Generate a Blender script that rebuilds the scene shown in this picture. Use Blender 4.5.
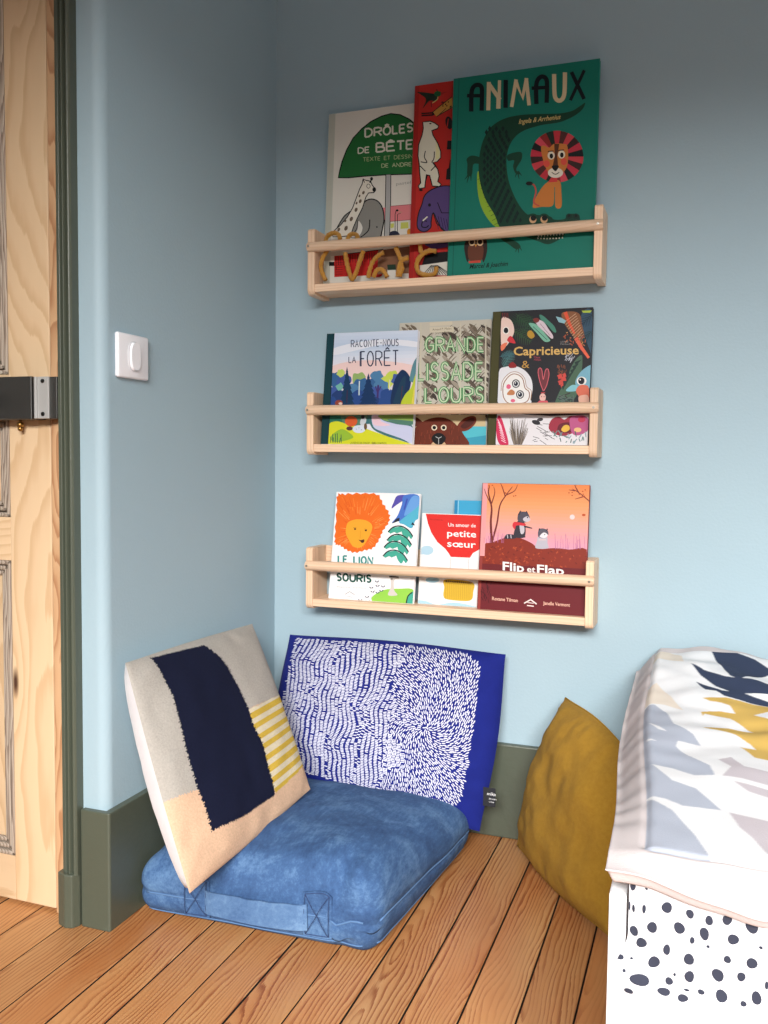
import bpy, bmesh, math, random
import numpy as np
from mathutils import Vector, Matrix, noise, geometry
random.seed(7)
for o in list(bpy.data.objects): bpy.data.objects.remove(o)
C = bpy.context.scene.collection
sc = bpy.context.scene
# ------------------------------------------------------------------ camera
F_PX = 890.93; YAW = -0.3488; PITCH = -0.06; ROLL = 0.0108
CAM = Vector((0.9124, -1.7927, 0.7806))
_cy, _sy, _cp, _sp = math.cos(YAW), math.sin(YAW), math.cos(PITCH), math.sin(PITCH)
FWD = Vector((_sy*_cp, _cy*_cp, _sp)); _r = Vector((_cy, -_sy, 0)); _u = _r.cross(FWD)
RGT = _r*math.cos(ROLL) + _u*math.sin(ROLL); UPV = -_r*math.sin(ROLL) + _u*math.cos(ROLL)
cd = bpy.data.cameras.new('camera'); cam = bpy.data.objects.new('camera', cd); C.objects.link(cam)
cd.sensor_fit = 'VERTICAL'; cd.sensor_height = 24; cd.lens = 24*F_PX/1024; cd.clip_start = .02
M = Matrix((( RGT.x, UPV.x, -FWD.x, CAM.x), (RGT.y, UPV.y, -FWD.y, CAM.y), (RGT.z, UPV.z, -FWD.z, CAM.z), (0, 0, 0, 1)))
cam.matrix_world = M; sc.camera = cam
# ------------------------------------------------------------------ light
w = bpy.data.worlds.new('world'); sc.world = w; w.use_nodes = True
w.node_tree.nodes['Background'].inputs[0].default_value = (.93, .96, 1, 1)
w.node_tree.nodes['Background'].inputs[1].default_value = .6
def area(name, loc, target, sx, sy, power, col=(1, 1, 1)):
    l = bpy.data.lights.new(name, 'AREA'); l.shape = 'RECTANGLE'; l.size = sx; l.size_y = sy; l.energy = power; l.color = col
    o = bpy.data.objects.new(name, l); C.objects.link(o); o.location = loc
    o.rotation_euler = (Vector(target)-Vector(loc)).to_track_quat('-Z', 'Y').to_euler(); return o
# bright overcast sky outside the window opening of wall_front: it comes in slanting down
area('sky_daylight', (1.9, -5.2, 2.75), (.9, -1.0, .9), 3.2, 1.2, 560, (1, .98, .955))
vs = sc.view_settings; vs.view_transform = 'Standard'; vs.look = 'None'; vs.gamma = 1; vs.use_curve_mapping = False
vs.exposure = 0.45
# ------------------------------------------------------------------ helpers
def ray(x, y):
    return (FWD*F_PX + RGT*(x-384) - UPV*(y-512)).normalized()
def on(x, y, ax, val):
    d = ray(x, y); return CAM + d*((val-CAM[ax])/d[ax])
def lin(c):
    return tuple(((v/255)/12.92 if v/255 <= .04045 else ((v/255+.055)/1.055)**2.4) for v in c[:3])
def sm(a, b, x):
    t = min(1, max(0, (x-a)/(b-a))); return t*t*(3-2*t)
def nz(x, y=0, z=0): return noise.noise(Vector((x, y, z)))
def empty(name, loc, label=None, cat=None, group=None):
    o = bpy.data.objects.new(name, None); C.objects.link(o); o.location = loc; o.empty_display_size = .05
    return tag(o, label, cat, group)
def tag(o, label=None, cat=None, group=None, kind=None):
    if label: o['label'] = label
    if cat: o['category'] = cat
    if group: o['group'] = group
    if kind: o['kind'] = kind
    return o
def link(name, me, mats, parent=None, smooth=False):
    for m in (mats if isinstance(mats, (list, tuple)) else [mats]): me.materials.append(m)
    o = bpy.data.objects.new(name, me); C.objects.link(o)
    if smooth: me.polygons.foreach_set('use_smooth', [True]*len(me.polygons))
    if parent:
        o.parent = parent; bpy.context.view_layer.update(); o.matrix_parent_inverse = parent.matrix_world.inverted()
    return o
def from_bm(name, bm, mats, parent=None, smooth=False):
    me = bpy.data.meshes.new(name); bm.to_mesh(me); bm.free(); return link(name, me, mats, parent, smooth)
def from_py(name, v, f, mats, parent=None, smooth=False):
    me = bpy.data.meshes.new(name); me.from_pydata(v, [], f); me.update(); return link(name, me, mats, parent, smooth)
def bbox(bm, lo, hi, bev=0, seg=2, mat=None):
    g = bmesh.ops.create_cube(bm, size=1); vs_ = g['verts']
    c = [(a+b)/2 for a, b in zip(lo, hi)]; s = [b-a for a, b in zip(lo, hi)]
    for v in vs_: v.co = Vector((c[0]+v.co.x*s[0], c[1]+v.co.y*s[1], c[2]+v.co.z*s[2]))
    if bev:
        es = {e for v in vs_ for e in v.link_edges}
        bmesh.ops.bevel(bm, geom=list(es), offset=bev, segments=seg, affect='EDGES', profile=.5)
    return bm
def box(name, lo, hi, m, parent=None, bev=.002, seg=2, smooth=False):
    return from_bm(name, bbox(bmesh.new(), lo, hi, bev, seg), m, parent, smooth)
def cyl(bm, p0, p1, r, n=20, r2=None):
    p0, p1 = Vector(p0), Vector(p1); d = p1-p0; q = d.to_track_quat('Z', 'Y').to_matrix().to_4x4()
    bmesh.ops.create_cone(bm, cap_ends=True, segments=n, radius1=r, radius2=r if r2 is None else r2, depth=d.length, matrix=Matrix.Translation((p0+p1)/2) @ q)
    return bm
def catmull(pts, k=6, closed=False):
    P = [Vector(p) for p in pts]; n = len(P); out = []
    for i in range(n if closed else n-1):
        a, b, c, d = [P[(i+j) % n] if closed else P[min(max(i+j, 0), n-1)] for j in (-1, 0, 1, 2)]
        for s in range(k):
            t = s/k
            out.append(.5*((2*b)+(-a+c)*t+(2*a-5*b+4*c-d)*t*t+(-a+3*b-3*c+d)*t**3))
    if not closed: out.append(P[-1])
    return out
def tube(bm, pts, r, n=8, jitter=0, flat=1):
    pts = [Vector(p) for p in pts]; rings = []; prev = None
    for i, p in enumerate(pts):
        d = (pts[min(i+1, len(pts)-1)]-pts[max(i-1, 0)]).normalized()
        if prev is None: prev = d.orthogonal().normalized()
        a = (prev - d*prev.dot(d)).normalized(); prev = a; b = d.cross(a)
        rr = r*(1+jitter*(random.random()-.5))
        rings.append([bm.verts.new(p + a*math.cos(6.2832*k/n)*rr + b*math.sin(6.2832*k/n)*rr*flat) for k in range(n)])
    for i in range(len(rings)-1):
        for k in range(n): bm.faces.new((rings[i][k], rings[i][(k+1) % n], rings[i+1][(k+1) % n], rings[i+1][k]))
    bm.faces.new(rings[0][::-1]); bm.faces.new(rings[-1]); return bm
# ------------------------------------------------------------------ materials
def base_mat(name, col=None, rough=.6, metal=0, spec=.5):
    m = bpy.data.materials.new(name); m.use_nodes = True; b = m.node_tree.nodes['Principled BSDF']
    if col: b.inputs['Base Color'].default_value = (*lin(col), 1)
    b.inputs['Roughness'].default_value = rough; b.inputs['Metallic'].default_value = metal
    b.inputs['Specular IOR Level'].default_value = spec
    return m
class NT:
    def __init__(s, m): s.t = m.node_tree; s.b = s.t.nodes['Principled BSDF']
    def n(s, typ, **k):
        o = s.t.nodes.new(typ)
        for a, v in k.items():
            if a.startswith('i_'):
                key = a[2:]; o.inputs[int(key) if key.isdigit() else key].default_value = v
            else: setattr(o, a, v)
        return o
    def l(s, a, b): s.t.links.new(a, b)
    def math(s, op, a, b=None):
        o = s.n('ShaderNodeMath', operation=op)
        for i, v in enumerate((a, b)):
            if v is None: continue
            if isinstance(v, (int, float)): o.inputs[i].default_value = v
            else: s.l(v, o.inputs[i])
        return o.outputs[0]
    def ramp(s, fac, stops):
        r = s.n('ShaderNodeValToRGB'); e = r.color_ramp.elements
        while len(e) < len(stops): e.new(.5)
        for x, (p, c) in zip(e, stops): x.position = p; x.color = (*lin(c), 1)
        s.l(fac, r.inputs[0]); return r.outputs[0]
    def bump(s, h, strength=.2, dist=.01):
        b = s.n('ShaderNodeBump', i_Strength=strength, i_Distance=dist); s.l(h, b.inputs['Height']); s.l(b.outputs[0], s.b.inputs['Normal'])
    def noise(s, vec, scale, detail=4, rough=.5, dist=0):
        o = s.n('ShaderNodeTexNoise', i_Scale=scale, i_Detail=detail, i_Roughness=rough, i_Distortion=dist)
        if vec is not None: s.l(vec, o.inputs['Vector'])
        return o.outputs['Fac']
    def obj(s, scale=(1, 1, 1)):
        tc = s.n('ShaderNodeTexCoord'); mp = s.n('ShaderNodeMapping'); mp.inputs['Scale'].default_value = scale
        s.l(tc.outputs['Object'], mp.inputs[0]); return mp.outputs[0]
def paint(name, col, col2, scale=3, rough=.55, bump=.08, bs=180):
    m = base_mat(name, col, rough); t = NT(m); v = t.obj()
    t.l(t.ramp(t.noise(v, scale, 3), [(.3, col), (.7, col2)]), t.b.inputs['Base Color'])
    t.bump(t.noise(v, bs, 3), bump, .004); return m
def fabric(name, col, col2, scale=60, rough=.9, bump=.4, wv=900, sheen=.2):
    m = base_mat(name, col, rough, spec=.2); t = NT(m); v = t.obj()
    t.l(t.ramp(t.noise(v, scale, 4, .7), [(.3, col), (.7, col2)]), t.b.inputs['Base Color'])
    w1 = t.n('ShaderNodeTexWave', i_Scale=wv*.5, i_Distortion=1.5); t.l(v, w1.inputs[0]); w1.bands_direction = 'X'
    w2 = t.n('ShaderNodeTexWave', i_Scale=wv*.5, i_Distortion=1.5); t.l(v, w2.inputs[0]); w2.bands_direction = 'Z'
    t.bump(t.math('ADD', w1.outputs['Fac'], w2.outputs['Fac']), bump, .0008); t.b.inputs['Sheen Weight'].default_value = sheen
    return m
def vcol(name, rough=.4, spec=.4, bump=0, bs=900, sheen=0, mottled=0):
    m = base_mat(name, None, rough, spec=spec); t = NT(m); a = t.n('ShaderNodeAttribute', attribute_name='Col')
    src = a.outputs['Color']; v = t.obj()
    if mottled:
        mx = t.n('ShaderNodeMix', data_type='RGBA', blend_type='MULTIPLY'); mx.inputs[0].default_value = 1
        t.l(src, mx.inputs[6]); q = t.n('ShaderNodeMapRange', i_1=.3, i_2=.7, i_3=1-mottled, i_4=1+mottled*.25)
        t.l(t.noise(v, bs*.35, 3, .8), q.inputs[0]); t.l(q.outputs[0], mx.inputs[7]); src = mx.outputs[2]
    t.l(src, t.b.inputs['Base Color'])
    if bump: t.bump(t.noise(v, bs, 2, .7), bump, .002)
    t.b.inputs['Sheen Weight'].default_value = sheen
    return m
def wood(name, light, mid, dark, axis='X', rings=300, rough=.5, var=.25, knots=False, low=1.0, coat=0, wobble=.016, blotch=0):
    """growth rings of a sawn board: distance from a wandering pith line, so the face shows straight grain and cathedrals"""
    m = base_mat(name, mid, rough); t = NT(m)
    tc = t.n('ShaderNodeTexCoord'); sp = t.n('ShaderNodeSeparateXYZ'); oi = t.n('ShaderNodeObjectInfo')
    t.l(tc.outputs['Object'], sp.inputs[0])
    ax = {'X': 0, 'Y': 1, 'Z': 2}[axis]; o2 = [i for i in range(3) if i != ax]
    along, a, b = sp.outputs[ax], sp.outputs[o2[0]], sp.outputs[o2[1]]
    seed = t.math('MULTIPLY', oi.outputs['Random'], 137.0)
    cv = t.n('ShaderNodeCombineXYZ'); t.l(t.math('MULTIPLY', along, 1.3*low), cv.inputs[0]); t.l(seed, cv.inputs[1])
    n1 = t.noise(cv.outputs[0], 1.0, 1, .4)
    cv2 = t.n('ShaderNodeCombineXYZ'); t.l(t.math('MULTIPLY', along, 2.2*low), cv2.inputs[0]); t.l(t.math('ADD', seed, 31.7), cv2.inputs[1])
    n2 = t.noise(cv2.outputs[0], 1.0, 1, .4)
    px = t.math('ADD', a, t.math('MULTIPLY', t.math('SUBTRACT', n1, .5), .11))
    pz = t.math('ADD', t.math('ADD', b, -.004), t.math('MULTIPLY', t.math('SUBTRACT', n2, .5), .13))
    wv = t.n('ShaderNodeCombineXYZ'); t.l(t.math('MULTIPLY', along, 5), wv.inputs[0]); t.l(t.math('MULTIPLY', a, 22), wv.inputs[1]); t.l(t.math('ADD', seed, t.math('MULTIPLY', b, 20)), wv.inputs[2])
    wob = t.math('MULTIPLY', t.math('SUBTRACT', t.noise(wv.outputs[0], 1.0, 2, .5), .5), wobble)
    r = t.math('ADD', t.math('SQRT', t.math('ADD', t.math('MULTIPLY', px, px), t.math('MULTIPLY', pz, pz))), wob)
    kd = None
    if knots:
        kv = t.n('ShaderNodeCombineXYZ'); t.l(t.math('MULTIPLY', along, 2.4), kv.inputs[0]); t.l(t.math('MULTIPLY', a, 9), kv.inputs[1]); t.l(seed, kv.inputs[2])
        vo = t.n('ShaderNodeTexVoronoi', i_Scale=1.0); vo.voronoi_dimensions = '3D'; t.l(kv.outputs[0], vo.inputs['Vector'])
        kd = vo.outputs['Distance']
        g = t.n('ShaderNodeMapRange', i_1=0.0, i_2=.42, i_3=.014, i_4=0.0); g.interpolation_type = 'SMOOTHSTEP'; t.l(kd, g.inputs[0]); r = t.math('ADD', r, g.outputs[0])
    fr = t.math('FRACT', t.math('MULTIPLY', r, rings))
    fine = t.n('ShaderNodeCombineXYZ'); t.l(t.math('MULTIPLY', along, 9), fine.inputs[0]); t.l(t.math('MULTIPLY', a, 700), fine.inputs[1]); t.l(t.math('ADD', seed, t.math('MULTIPLY', b, 300)), fine.inputs[2])
    fn = t.noise(fine.outputs[0], 1.0, 2, .6)
    f = t.math('ADD', fr, t.math('MULTIPLY', t.math('SUBTRACT', fn, .5), var))
    col = t.ramp(f, [(0, light), (.5, mid), (.84, dark), (.93, dark), (1, light)])
    if blotch:
        pv = t.n('ShaderNodeCombineXYZ'); t.l(t.math('MULTIPLY', along, 1.7), pv.inputs[0]); t.l(t.math('MULTIPLY', a, 26), pv.inputs[1]); t.l(t.math('ADD', seed, 3.1), pv.inputs[2])
        mp = t.n('ShaderNodeMix', data_type='RGBA'); q = t.n('ShaderNodeMapRange', i_1=.42, i_2=.62, i_3=0, i_4=.8); t.l(t.noise(pv.outputs[0], 1.0, 2, .5), q.inputs[0]); t.l(q.outputs[0], mp.inputs[0])
        t.l(col, mp.inputs[6]); mp.inputs[7].default_value = (*lin(mid), 1); col = mp.outputs[2]
        bv = t.n('ShaderNodeCombineXYZ'); t.l(t.math('MULTIPLY', along, 2.2), bv.inputs[0]); t.l(t.math('MULTIPLY', a, 9), bv.inputs[1]); t.l(t.math('ADD', seed, 9.3), bv.inputs[2])
        mb = t.n('ShaderNodeMix', data_type='RGBA', blend_type='MULTIPLY'); mb.inputs[0].default_value = 1; t.l(col, mb.inputs[6])
        t.l(t.ramp(t.noise(bv.outputs[0], 1.0, 3, .6), [(.32, (255, 255, 255)), (.72, (236, 205, 180))]), mb.inputs[7]); col = mb.outputs[2]
    hv = t.n('ShaderNodeHueSaturation'); t.l(col, hv.inputs['Color'])
    vv = t.n('ShaderNodeMapRange', i_1=0, i_2=1, i_3=.88, i_4=1.1); t.l(oi.outputs['Random'], vv.inputs[0]); t.l(vv.outputs[0], hv.inputs['Value'])
    out = hv.outputs[0]
    if knots:
        mk = t.n('ShaderNodeMapRange', i_1=.045, i_2=.085, i_3=1.0, i_4=0.0); t.l(kd, mk.inputs[0])
        mx = t.n('ShaderNodeMix', data_type='RGBA'); t.l(mk.outputs[0], mx.inputs[0]); t.l(out, mx.inputs[6]); mx.inputs[7].default_value = (*lin((74, 44, 30)), 1); out = mx.outputs[2]
    t.l(out, t.b.inputs['Base Color']); t.bump(fr, .12, .0006)
    t.b.inputs['Coat Weight'].default_value = coat; t.b.inputs['Coat Roughness'].default_value = .3
    return m
M_plaster = paint('pale_plaster', (196, 200, 200), (190, 195, 196), 2, .8, .05)
M_wall = paint('blue_wall_paint', (158, 181, 191), (154, 177, 188), 2.2, .6, .1)
M_green = paint('olive_green_paint', (80, 86, 73), (76, 82, 70), 6, .38, .12, 90)
M_white = paint('white_lacquer', (240, 241, 243), (236, 238, 241), 3, .35, .03)
M_ceil = paint('ceiling_white', (225, 228, 230), (220, 224, 226), 3, .8, .05)
M_under = base_mat('dark_subfloor', (28, 18, 12), .9)
M_floor = wood('pine_floorboard', (200, 152, 102), (193, 142, 92), (148, 90, 48), 'Y', 150, .42, .6, True, 1.0, .1, .024, 1)
M_door = wood('stripped_pine', (212, 184, 148), (209, 180, 144), (198, 166, 128), 'Z', 95, .6, .25, True, .8)
M_doorH = wood('stripped_pine_rail', (212, 184, 148), (209, 180, 144), (198, 166, 128), 'X', 95, .6, .25, True, .8)
M_jamb = wood('pine_jamb', (206, 166, 126), (198, 156, 116), (174, 126, 88), 'Z', 320, .55, .25, False, .5)
M_mould = wood('worn_moulding', (190, 176, 160), (168, 152, 136), (128, 112, 98), 'Z', 300, .7, .3, False, .5)
M_shelf = wood('pale_beech', (228, 196, 166), (225, 191, 160), (216, 180, 148), 'X', 170, .5, .5, False, .3)
M_shelfZ = wood('pale_beech_upright', (228, 196, 166), (225, 191, 160), (216, 180, 148), 'Z', 170, .5, .5, False, .3)
M_print = vcol('printed_cover', .5, .2)
M_page = base_mat('book_pages', (232, 226, 214), .8)
M_steel = base_mat('brushed_steel', (96, 96, 94), .42, .85)
M_steel2 = base_mat('polished_steel', (186, 186, 184), .45, .35)
M_dark = base_mat('dark_metal', (36, 35, 33), .5, .6)
M_brass = base_mat('brass', (168, 130, 72), .35, .9)
M_screw = base_mat('screw_zinc', (150, 145, 135), .35, .9)
M_plastic = base_mat('white_plastic', (238, 238, 242), .35)
M_knit = vcol('knitted_wool', .95, .08, .8, 900, 0, .22)
M_cotton = fabric('white_cotton', (228, 226, 228), (220, 218, 222), 20, .9, .25)
M_cottonw = fabric('white_bed_cotton', (228, 229, 233), (224, 225, 230), 30, .9, .15)
M_blue = fabric('cobalt_cotton', (20, 32, 116), (17, 28, 106), 20, .85, .2, sheen=.03)
M_ochre = fabric('ochre_linen', (168, 128, 44), (156, 116, 36), 120, .9, .5, sheen=.02)
M_quilt = vcol('quilted_cotton', .9, .2, .25, 500, 0, 0)
M_sheet = vcol('dotted_cotton', .9, .2, .15, 600, .1, .02)
M_wire = fabric('mustard_yarn', (240, 172, 56), (222, 152, 40), 300, .95, .8, 1500)
# denim
M_denim = base_mat('washed_denim', (60, 98, 146), .88, spec=.2); _t = NT(M_denim); _v = _t.obj()
_big = _t.noise(_v, 7, 6, .72, .8); _st = _t.noise(_t.obj((1, .25, 1)), 160, 3, .8)
_f = _t.math('ADD', _t.math('MULTIPLY', _big, .72), _t.math('MULTIPLY', _st, .28))
_t.l(_t.ramp(_f, [(.36, (46, 70, 108)), (.5, (62, 92, 134)), (.68, (100, 134, 172))]), _t.b.inputs['Base Color'])
_w = _t.n('ShaderNodeTexWave', i_Scale=420, i_Distortion=1); _w.bands_direction = 'DIAGONAL'; _t.l(_v, _w.inputs[0])
_t.bump(_t.math('ADD', _t.math('MULTIPLY', _w.outputs['Fac'], .2), _t.noise(_v, 60, 4, .7)), .35, .002)
M_denim3 = M_denim.copy(); M_denim3.name = 'pale_denim'; _e = [n for n in M_denim3.node_tree.nodes if n.type == 'VALTORGB'][0].color_ramp.elements
for _x, _c in zip(_e, ((66, 96, 138), (86, 118, 158), (118, 150, 184))): _x.color = (*lin(_c), 1)
M_denim2 = base_mat('pale_denim_seam', (82, 116, 158), .9); M_thread = base_mat('navy_thread', (38, 58, 98), .9)

# ================================================================== SETTING
YN = -0.602          # near end of the left wall
PITCHB = .0757
# floor
floor = box('floor', (-1.3, -3.2, -.06), (2.95, .0, -.022), M_under, None, 0); floor['kind'] = 'structure'
fb = None
k0 = -17
for k in range(k0, 39):
    x = .0021 + PITCHB*k
    if fb is None:
        bm = bmesh.new(); bbox(bm, (.0013, -3.2, -.022), (PITCHB-.0015, -.001, 0), .0012, 1)
        me = bpy.data.meshes.new('floorboard'); bm.to_mesh(me); bm.free(); me.materials.append(M_floor); me.materials.append(M_under); fb = me
        for p in me.polygons:
            if abs(p.normal.x) > .9 or p.normal.z < -.5: p.material_index = 1
    o = bpy.data.objects.new('floorboard', fb); C.objects.link(o); o.location = (x, 0, random.uniform(-.0006, .0004)); o.parent = floor
# walls
def struct(o): o['kind'] = 'structure'; return o
struct(box('wall_back', (-.02, 0, -.02), (2.95, .12, 2.5), M_wall, None, 0))
def extrude_profile(name, prof, z0, z1, mat, parent=None, smooth=False):
    n = len(prof); v = [(x, y, z0) for x, y in prof]+[(x, y, z1) for x, y in prof]
    f = [(i, (i+1) % n, n+(i+1) % n, n+i) for i in range(n)]+[tuple(range(n))[::-1], tuple(range(n, 2*n))]
    o = from_py(name, v, f, mat, parent)
    bm = bmesh.new(); bm.from_mesh(o.data); bmesh.ops.recalc_face_normals(bm, faces=bm.faces); bm.to_mesh(o.data); bm.free()
    if smooth:
        o.data.polygons.foreach_set('use_smooth', [True]*len(o.data.polygons)); o.data.set_sharp_from_angle(angle=math.radians(32))
    return o
R_ = .019
arc = [(-R_+R_*math.cos(a), YN+R_-R_*math.sin(a)) for a in [i*math.pi/2/8 for i in range(9)]]
struct(extrude_profile('wall_left', [(-.07, 0), (0, 0)]+arc+[(-.07, YN)], -.02, 2.5, M_wall, smooth=True))
struct(box('wall_entrance', (-1.3, YN+.02, 2.03), (-.085, YN+.10, 2.5), M_wall, None, 0))
struct(box('wall_right', (2.9, -3.2, -.02), (3.0, 0, 2.5), M_plaster, None, 0))
struct(box('wall_far_left', (-1.4, -3.2, -.02), (-1.3, YN+.02, 2.5), M_plaster, None, 0))
bm = bmesh.new()      # front wall with the window opening, behind the camera
WX0, WX1, WZ0, WZ1, FY = .3, 2.6, .75, 1.90, -2.75
bbox(bm, (-1.3, FY-.12, -.02), (WX0, FY, 2.5)); bbox(bm, (WX1, FY-.12, -.02), (2.9, FY, 2.5)); bbox(bm, (WX0, FY-.12, -.02), (WX1, FY, WZ0)); bbox(bm, (WX0, FY-.12, WZ1), (WX1, FY, 2.5))
wf = struct(from_bm('wall_front', bm, M_plaster))
win = struct(empty('window_1', ((WX0+WX1)/2, FY-.07, WZ0)))
for a_, b_ in (((WX0, WZ0), (WX1, WZ0+.05)), ((WX0, WZ1-.05), (WX1, WZ1)), ((WX0, WZ0), (WX0+.05, WZ1)), ((WX1-.05, WZ0), (WX1, WZ1)), ((1.47, WZ0), (1.53, WZ1))):
    box('window_frame', (a_[0], FY-.09, a_[1]), (b_[0], FY-.04, b_[1]), M_white, win, .004)
struct(box('ceiling', (-1.3, -3.2, 2.5), (3.0, .12, 2.6), M_ceil, None, 0))
# baseboards
HB = .1965
box('baseboard_back', (.0, -.016, 0), (2.9, 0, HB), M_green, None, .003, 2)['kind'] = 'structure'
bp = [(0, -.016), (.014, -.016), (.014, YN-.009), (.0115, YN-.0115), (-.0425, YN-.0115), (-.0425, YN), (0, YN)]
struct(extrude_profile('baseboard_left', bp, 0, HB+.002, M_green))
_o = bpy.data.objects['baseboard_left']; _b = _o.modifiers.new('bevel', 'BEVEL'); _b.width = .0025; _b.segments = 2
# architrave: fluted profile
AX0, AX1, AY = -.0765, -.0455, YN
prof = [(AX0, AY+.04)]
N_ = 56
for i in range(N_+1):
    s = i/N_; x = AX0+(AX1-AX0)*s
    if s < .13: d = .014
    elif s < .17: d = .006
    elif s < .40: d = .010+.009*math.sin(math.pi*(s-.17)/.23)
    elif s < .45: d = .010
    elif s < .68: d = .012+.009*math.sin(math.pi*(s-.45)/.23)
    elif s < .73: d = .012
    else: d = .016+.004*math.sin(math.pi*(s-.73)/.27)
    prof.append((x, AY-d))
prof.append((AX1, AY+.04))
arch = struct(extrude_profile('trim_1', prof, .088, 2.06, M_green, smooth=True))
pl = [(-.083, AY+.03), (-.083, AY-.020), (-.064, AY-.027), (-.051, AY-.024), (-.0455, AY-.012), (-.0455, AY+.03)]
pb = extrude_profile('plinth_block', pl, 0, .0905, M_green, arch); b = pb.modifiers.new('bevel', 'BEVEL'); b.width = .002; b.segments = 2
# door
DY = YN+.012
door = struct(empty('door_1', (-.5, DY, 0)))
PR, DR = -.201, -.1145     # inner and outer edge of the right stile
box('stile', (PR, DY, .005), (DR, DY+.035, 2.03), M_door, door, .002)
box('stile', (-.90, DY, .005), (-.84, DY+.035, 2.03), M_door, door, .002)
rails = [(.005, .083), (.600, .674), (.845, .915), (1.93, 2.03)]
for a, b in rails: box('rail', (-.84, DY+.0005, a), (PR, DY+.034, b), M_doorH, door, .001)
for a, b in ((.083, .600), (.674, .845), (.915, 1.93)):
    box('panel', (-.84+.0, DY+.016, a), (PR, DY+.024, b), M_door, door, 0)
    bm = bmesh.new()
    for k, (ins, pr_) in enumerate(((0, .0165), (.010, .013), (.019, .009))):
        w_ = .008
        x0, x1, z0, z1 = -.84+ins, PR-ins, a+ins, b-ins; y0 = DY+.016-pr_; y1 = DY+.0165
        bbox(bm, (x0, y0, z0), (x0+w_, y1, z1), .003, 2); bbox(bm, (x1-w_, y0, z0), (x1, y1, z1), .003, 2)
        bbox(bm, (x0, y0, z0), (x1, y1, z0+w_), .003, 2); bbox(bm, (x0, y0, z1-w_), (x1, y1, z1), .003, 2)
    from_bm('panel_moulding', bm, M_mould, door)
jamb = struct(box('trim_2', (-.1105, DY-.004, 0), (-.0715, DY+.09, 2.04), M_jamb, None, .002))
box('door_stop', (-.900, DY+.036, 0.0), (-.1125, DY+.06, .014), M_jamb, jamb, .001)
# rim lock
lk = empty('rim_lock', (-.2, DY, .84), 'grey steel rim lock case screwed to the pine door', 'lock')
box('lock_case', (-.262, DY-.034, .8380), (-.1225, DY, .9075), M_steel, lk, .0015)
bm = bmesh.new(); cyl(bm, (-.205, DY-.034, .868), (-.205, DY-.039, .868), .014, 28); cyl(bm, (-.205, DY-.039, .868), (-.205, DY-.062, .868), .006, 20)
bmesh.ops.create_uvsphere(bm, u_segments=24, v_segments=14, radius=.016, matrix=Matrix.Translation((-.205, DY-.070, .868)))
from_bm('knob', bm, M_dark, lk, True)
bm = bmesh.new(); cyl(bm, (-.166, DY-.012, .8395), (-.166, DY-.012, .832), .0025, 14); cyl(bm, (-.166, DY-.012, .834), (-.166, DY-.012, .8265), .0055, 16)
bmesh.ops.create_uvsphere(bm, u_segments=14, v_segments=8, radius=.0045, matrix=Matrix.Translation((-.166, DY-.012, .8235)))
tag(from_bm('latch_pin', bm, M_brass, lk, True), 'small brass pin below the lock case')
kp = empty('lock_keeper', (-.11, DY-.01, .84), 'dark steel keeper with a polished plate, screwed to the jamb beside the lock', 'keeper')
box('keeper_box', (-.112, DY-.028, .8390), (-.077, DY-.004, .9065), M_steel, kp, .001)
box('keeper_plate', (-.1165, DY-.032, .8390), (-.0905, DY-.028, .9065), M_steel2, kp, .0008)
box('keeper_lip', (-.1168, DY-.0355, .8390), (-.1120, DY-.032, .9065), M_steel2, kp, .0008)
for z in (.8995, .8465):
    bm = bmesh.new(); cyl(bm, (-.1015, DY-.0315, z), (-.1015, DY-.0335, z), .0033, 14); from_bm('screw', bm, M_dark, kp)
# light switch on the left wall
sw = empty('light_switch', (0, -.5315, .944), 'square white light switch with an oval rocker on the blue wall', 'light switch')
bm = bmesh.new(); bbox(bm, (0, -.5735, .9085), (.0085, -.4895, .9815), .0035, 3); from_bm('switch_plate', bm, M_plastic, sw, True).data.set_sharp_from_angle(angle=.6)
def oval(bm, y, z, ry, rz, x0, x1, n=36, e=2.6):
    r0 = []; r1 = []
    for i in range(n):
        a = 6.28318*i/n; c, s = math.cos(a), math.sin(a)
        yy = math.copysign(abs(c)**(2/e), c)*ry; zz = math.copysign(abs(s)**(2/e), s)*rz
        r0.append(bm.verts.new((x0, y+yy, z+zz))); r1.append(bm.verts.new((x1, y+yy*.93, z+zz*.95)))
    for i in range(n): bm.faces.new((r0[i], r0[(i+1) % n], r1[(i+1) % n], r1[i]))
    bm.faces.new(r1); return bm
bm = bmesh.new(); oval(bm, -.5315, .945, .0175, .0255, .008, .0095); from_bm('rocker_surround', bm, base_mat('plastic_shade', (214, 215, 220), .4), sw)
bm = bmesh.new(); oval(bm, -.5315, .945, .0135, .0235, .009, .0135); from_bm('rocker', bm, M_plastic, sw)

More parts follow.
